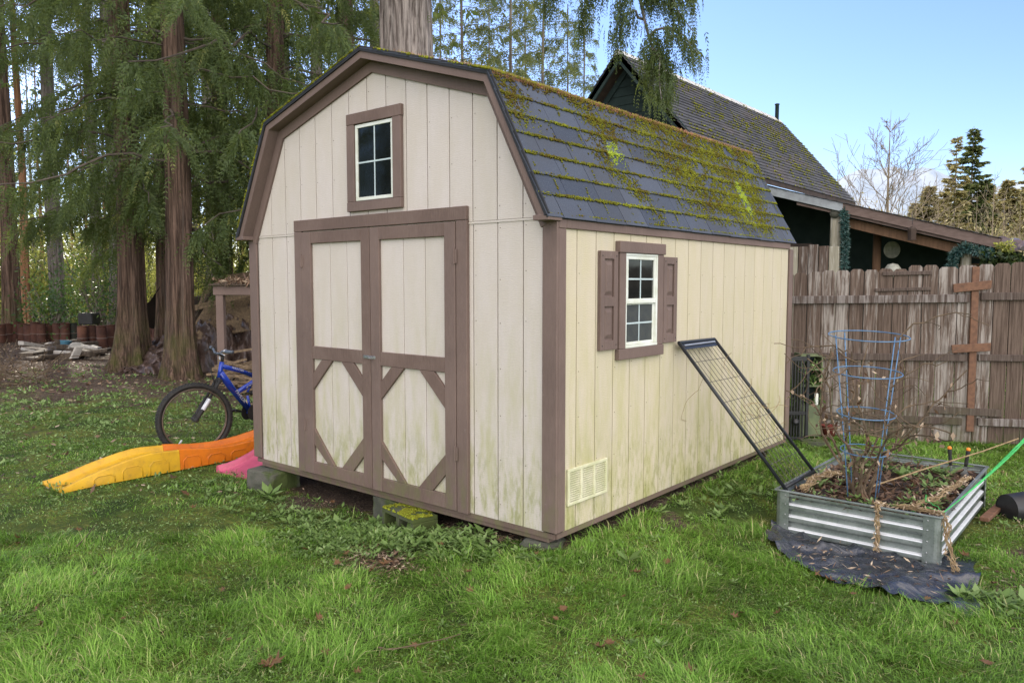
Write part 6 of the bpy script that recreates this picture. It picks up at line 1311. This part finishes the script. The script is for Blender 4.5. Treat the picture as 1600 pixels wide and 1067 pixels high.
build(MB().tube([(-1.46, 12.2, .05), (-1.46, 12.2, pz(-1.46) - .2)], .075, 12), 'brown_post', MAT['brownpost'], hs, smooth=True)
mb = MB().prism([(XA, .05), (XB - .05, .05), (XB - .05, pz(XB) - .13), (XA, pz(XA) - .13)], lambda u, v, tt: (u, tt, v), 14.2, 14.3); build(mb, 'porch_back_wall', MAT['darkgreen'], hs)
build(MB().box(XA + .5, -2.5, 11.6, 11.7, 2.3, 2.5), 'porch_crossbeam', MAT['darkwood'], hs)
dx = -.1
for x0, x1, z0, z1 in ((-.62, -.50, .1, 2.12), (.5, .6, .1, 2.12), (-.499, .499, 2.03, 2.12)): build(MB().box(x0, x1, 14.12, 14.19, z0, z1), 'doorway_frame', MAT['brownpost'], hs)
build(MB().box(-.49, .49, 14.14, 14.18, .1, 2.02), 'porch_door', MAT['darkwood'], hs)
pl_ = B(1391, 14.6, Z(391, 14.6)); build(MB().lathe([(.001, 0), (.12, .004), (.15, .02), (.16, .02), (.13, -.006)], pl_, tuple(-FH), 24), 'hanging_plate', MAT['dish'], label='round pale plate hanging on the dark porch wall', cat='plate', smooth=True)
pl_ = B(1394, 13.2, 1.93); build(MB().lathe([(.001, .14), (.08, .12), (.13, .05), (.14, -.02), (.10, -.1), (.0, -.12)], pl_, (0, 0, 1), 20), 'pale_globe', MAT['dish'], label='pale round globe showing just above the fence under the porch', cat='ornament', smooth=True)
pl_ = B(1422, 13.2, Z(366, 13.2)); lo = thing('hanging_lantern', tuple(pl_), 'small rust-red lantern hanging under the porch roof', 'lantern'); build(MB().lathe([(.0, .13), (.04, .11), (.07, .08), (.065, -.1), (.08, -.11), (.0, -.12)], pl_, (0, 0, 1), 8), 'body', MAT['darkwood'], lo); build(MB().tube([pl_ + V(0,0,.15), pl_ + V(0,0,.45)], .004, 5), 'wire', MAT['black'], lo)
def garland(pts, seed, label, rad=.09, n=1500):
    rng = np.random.default_rng(seed); pts = np.array(pts); xs = np.linspace(0, 1, len(pts)); t_ = rng.random(n); c = np.stack([np.interp(t_, xs, pts[:, i]) for i in range(3)], 1); D = unit(rng.normal(0, 1, (n, 3)))
    c = c + D*rng.uniform(0, .35, (n, 1))*rad; v, q = leafquads(c, unit(D + V(0,0,-.3)), unit(rng.normal(0,1,(n,3))), rng.uniform(.5, 1, n)*rad, np.full(n, .018)); o = thing('garland', tuple(pts[0]), label, 'garland')
    build((v, q, np.repeat(rng.random(n)**1.4, 4)), 'needles', MAT['garland'], o); build(MB().tube(pts, .012, 6), 'core', MAT['black'], o)
garland([(-1.72, 11.0, 3.05), (-1.70, 11.0, 2.7), (-1.68, 11.0, 2.3), (-1.70, 11.0, 1.6)], 3, 'blue-green garland hanging down beside the left pale log post', .10, 2200)
garland([(.62, 10.95, 2.2), (.42, 10.95, 2.25), (.22, 10.93, 2.33), (.06, 10.95, 2.2), (.03, 10.95, 1.95), (-.06, 10.95, 1.75)], 4, 'blue-green garland wrapped round the top of the right pale log post', .11, 2600)
# lower roof with tarp and ivy to the right of the porch
us = np.linspace(0, 1, 60); rows = []
for u in us: rows.append([(.66 + 2.2*u, 10.95 + 1.4*v, 2.47 - .30*u*2.2/1. * .55 + .035*math.sin(u*40 + 3*v)*math.sin(v*9+u*14) - (.14 + .06*math.sin(u*23))*max(0, .15 - v)/.15) for v in np.linspace(0, 1, 14)])
build(MB().sheet(rows), 'sagging_roof_tarp', MAT['tarp'], label='sagging dark tarp over a low roof at the right end of the porch', cat='tarp', smooth=True)
n = 5200; t_ = RNG.random(n); x = .45 + 2.4*t_; P = np.stack([x, 11.2 + RNG.normal(0, .22, n), 2.25 - .36*(x - .6) * .5 - np.abs(RNG.normal(0, .24, n))], 1); iv = thing('ivy_hedge', (1.5, 11.3, .1), 'dark tangled ivy hanging under the low roof above the right end of the fence', 'ivy')
build(leafcloud(P, .085, .05, .5), 'leaves', MAT['ivy'], iv); mb = MB(); rng = np.random.default_rng(6)
for k in range(14): mb.tube(wander((.6 + k*.16, 11.3, .1), (0, 0, 1), 13, .16, rng, .12), .01, 4, False)
build(mb, 'vines', MAT['stem'], iv)
P = V(.78, 10.9, 2.3) + RNG.normal(0, 1, (160, 3)).clip(-1.4, 1.4)*V(.07, .03, .05); build(leafcloud(P, .07, .03, .2), 'fern_sprig', MAT['litleaf'], label='bright green fern sprig under the end of the brown porch fascia', cat='fern')
# pale rounded cover behind the ridge
pc = B(790, 15.5); rows = []
for a_ in np.linspace(0, PI, 20): rows.append([B(770 + 0*q, 15.5, 0) + RT*(.0 + 2.6*q/6) + FH*1.6*math.cos(a_)*-1 + V(0,0, 3.6 + 1.55*math.sin(a_) - .42*q/6*2.6*.55) for q in range(7)])
ar = thing('arched_shelter', tuple(pc), 'pale rounded shelter roof just showing behind the mossy shed ridge', 'shelter'); build(MB().sheet(rows), 'cover', MAT['cover'], ar, smooth=True)
mb = MB()
for q in (0, 2.6):
    for s in (-1.55, 1.55): c0 = B(770, 15.5, 0) + RT*q + FH*s; mb.obox(c0 + V(0,0,1.75), RT*.05, FH*.05, V(0,0,1.8))
build(mb, 'legs', MAT['flash'], ar)

# ------------------------------------------------------------------ far right: bare tree, firs, brushy hillside
def bare_tree(seed, H, r0, up=.75, depth=4, spread=.7, first=.18, nb=20):
    rng = np.random.default_rng(seed); mb = MB(); k = np.linspace(0, 1, 10)[:, None]; tr = V(0, 0, H)*k + np.cumsum(rng.normal(0, .012*H/10, (10, 3)), 0)*V(1,1,0); mb.tube(tr, r0*(1.03 - k[:, 0]), 7, False)
    def rec(p, d, L_, r, dep):
        n = 6; q = [p]; dd_ = d
        for i in range(n): dd_ = unit(dd_ + rng.normal(0, .09, 3) + V(0,0,.05)); q.append(q[-1] + dd_*L_/n)
        q = np.array(q); mb.tube(q, np.maximum(np.linspace(r, r*.3, n + 1), .009), 3 if dep < 3 else 5, False)
        if dep > 0:
            for j in range(rng.integers(4, 7)):
                i = rng.integers(1, n + 1); a_ = unit(rng.normal(0, 1, 3)); rec(q[i], unit(dd_ + a_*.75), L_*rng.uniform(.35, .6), r*.45, dep - 1)
    for j in range(nb):
        f = first + (1 - first)*(j/nb)**.9; az = j*2.4 + rng.random(); d = unit(V(math.cos(az), math.sin(az), up*(1 + f))); p = tr[int(f*8.99)]; rec(p, d, H*.42*(1.05 - f)*rng.uniform(.8, 1.15)*spread/.7, r0*.38*(1.1 - f), depth - 2)
    return lm(mb)
bt1 = bare_tree(101, 10.2, .13, nb=30, depth=4, spread=.85, up=.6); bt2 = bare_tree(102, 8, .07, nb=14, depth=3)
def bare(b, d, row_top, me, H0, label, rot=0, group=None):
    p = B(b, d); h = Z(row_top, d) - p[2]; t_ = thing('bare_tree', tuple(p), label, 'tree', group); s_ = h/H0; t_.scale = (s_, s_, s_); t_.rotation_euler = (0, 0, rot); o = bpy.data.objects.new('branches', me); col.objects.link(o); o.parent = t_
    if not me.materials: me.materials.append(MAT['twig'])
bare(1383, 40, 178, bt1, 10.2, 'tall leafless tree with fine upright branches rising behind the porch roof')
for i, (b, d, rt_, lb) in enumerate(((1302, 46, 235, 'small leafless tree at the foot of the steep house roof'), (1548, 44, 262, 'slim leafless tree right of the dark fir'), (1340, 50, 262, None), (1425, 52, 268, None), (1462, 47, 285, None), (1590, 46, 300, None), (1520, 50, 300, None), (1625, 45, 280, None), (1565, 55, 290, None), (1405, 44, 300, None), (1660, 50, 270, None), (1495, 44, 320, None))):
    bare(b, d, rt_, bt2, 8, lb or 'slim leafless tree in the brush behind the porch', i*1.9, None if lb else 'slim leafless trees in the brush behind the porch')
def fir_set(seed, H, R, leaf, droop=.1, gap=0.):
    rng = np.random.default_rng(seed); W_ = MB().tube([(0,0,z) for z in np.linspace(0, H, 8)], np.linspace(.2, .02, 8), 6, False); P, D = [], []; z = H*.12
    while z < H*.985:
        f = 1 - z/H; L_ = R*(f**.8)*rng.uniform(.38, 1.25) + .12
        for k in range(rng.integers(3, 6)):
            if rng.random() < gap: continue
            az = rng.random()*6.3; o = V(math.cos(az), math.sin(az), 0); t_ = np.linspace(0, 1, 6)[:, None]; pth = V(0,0,z) + o*t_*L_ + V(0,0,1)*(L_*(-droop*t_ - .1*t_ + .22*t_**2)); W_.tube(pth, .025*(1.1 - t_[:, 0])*L_/2 + .006, 3, False)
            n = int(34*L_ + 8); q = rng.random(n)**.7; c = V(0,0,z) + o*(q[:, None]*L_) + V(0,0,1)*(L_*(-droop*q - .1*q + .22*q**2))[:, None]; sd = V(-o[1], o[0], 0)*rng.choice([-1, 1], n)[:, None]
            P.append(c + rng.normal(0, .04, (n, 3))); D.append(unit(o*.6 + sd*rng.uniform(.2, 1, (n, 1)) + V(0,0,-.25) + rng.normal(0, .2, (n, 3))))
        z += H*.018*rng.uniform(.7, 1.4)
    P, D = np.concatenate(P), np.concatenate(D); n = len(P); v, q = leafquads(P, D, unit(V(0,0,1) + rng.normal(0, .5, (n, 3))), leaf*rng.uniform(.6, 1.3, n), leaf*.45*np.ones(n)); return lm(W_), lm((v, q, np.repeat(rng.random(n), 4)))
f1 = fir_set(111, 15, 3.0, .5); f2_ = fir_set(112, 15, 2.6, .45, .05, .35); f3 = fir_set(113, 9, 2.6, .5)
def firp(b, d, row_top, st, H0, label, leafm, rot=0, group=None, sx=1.):
    p = B(b, d); s_ = (Z(row_top, d) - p[2])/H0; t_ = plant('fir_tree', st, b, d, MAT['twigdark'], MAT[leafm], label, group, rot, 1.); t_.scale = (s_*sx, s_*sx, s_); return t_
firp(1511, 72, 202, f1, 15, 'dark pointed fir with full layered branches on the right horizon', 'firleaf', .4, sx=1.)
firp(1486, 68, 217, f2_, 15, 'sparse sunlit fir directly left of the dark pointed fir', 'litfir', 1.2)
firp(1606, 70, 226, f2_, 15, 'sunlit fir cut by the right edge of the picture', 'litfir', 2.2, sx=1.1)
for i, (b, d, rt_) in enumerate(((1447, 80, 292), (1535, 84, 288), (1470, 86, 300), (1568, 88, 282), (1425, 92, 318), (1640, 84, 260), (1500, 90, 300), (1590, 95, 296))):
    firp(b, d, rt_, f3, 9, 'bushy olive evergreen on the brushy hillside', 'litfir', i*1.3, 'bushy evergreens on the brushy hillside', 1.3)
rng = np.random.default_rng(121); n = 26000; b = rng.uniform(1230, 1760, n); d = rng.uniform(48, 98, n); k = (b - 800)/FPX*d; x, y = CAM[0] + RT[0]*k + FH[0]*d, CAM[1] + RT[1]*k + FH[1]*d
h = rng.uniform(.8, 3.6, n)*(.6 + .6*fbm(x*.12, y*.12, 3)); D = np.stack([rng.normal(0, .4, n), rng.normal(0, .4, n), np.ones(n)], 1)*h[:, None]
v5, q5, t5 = blades(np.stack([x, y, gh(x, y) - .1], 1), D, np.full(n, .065)); build_blades(v5, q5, t5, np.repeat(rng.uniform(.5, 1, n), 5), 'hillside_brush', MAT['brushleaf'], label='pale leafless brush covering the sunlit hillside', cat='brush', kind='stuff')
n = 42000; b = rng.uniform(1230, 1780, n); d = rng.uniform(50, 110, n); k = (b - 800)/FPX*d; x, y = CAM[0] + RT[0]*k + FH[0]*d, CAM[1] + RT[1]*k + FH[1]*d
P = np.stack([x, y, gh(x, y) + rng.beta(1.2, 2, n)*5*(.5 + .9*fbm(x*.15, y*.15, 9))], 1); kp = fbm(x*.2, y*.2, 12) > .3
build(leafcloud(P[kp], .34, .11, -.7, np.clip(.1 + .75*fbm(x[kp]*.3, y[kp]*.3, 2) + rng.normal(0, .18, kp.sum()), 0, 1), rng), 'hillside_scrub', MAT['brushleaf'], label='olive and straw coloured scrub on the sunlit hillside', cat='scrub', kind='stuff')
# fallen twigs
for i, (px, py, rz, s_) in enumerate(((720, 985, .5, .5), (120, 860, 2.5, .35), (590, 1020, .4, .4))):
    p = G_(px, py); o = build(MB().tube(wander((p[0], p[1], .03), (math.cos(rz), math.sin(rz), .0), 8, s_/8, np.random.default_rng(i), .12), np.linspace(.005, .002, 9), 5), 'fallen_twig', MAT['stem'])
    tag(o, ('thin dark twig lying across the grass in front of the doors', 'thin dark twig lying in the left part of the lawn', 'short thin twig lying near the lower edge left of the middle')[i], 'twig')
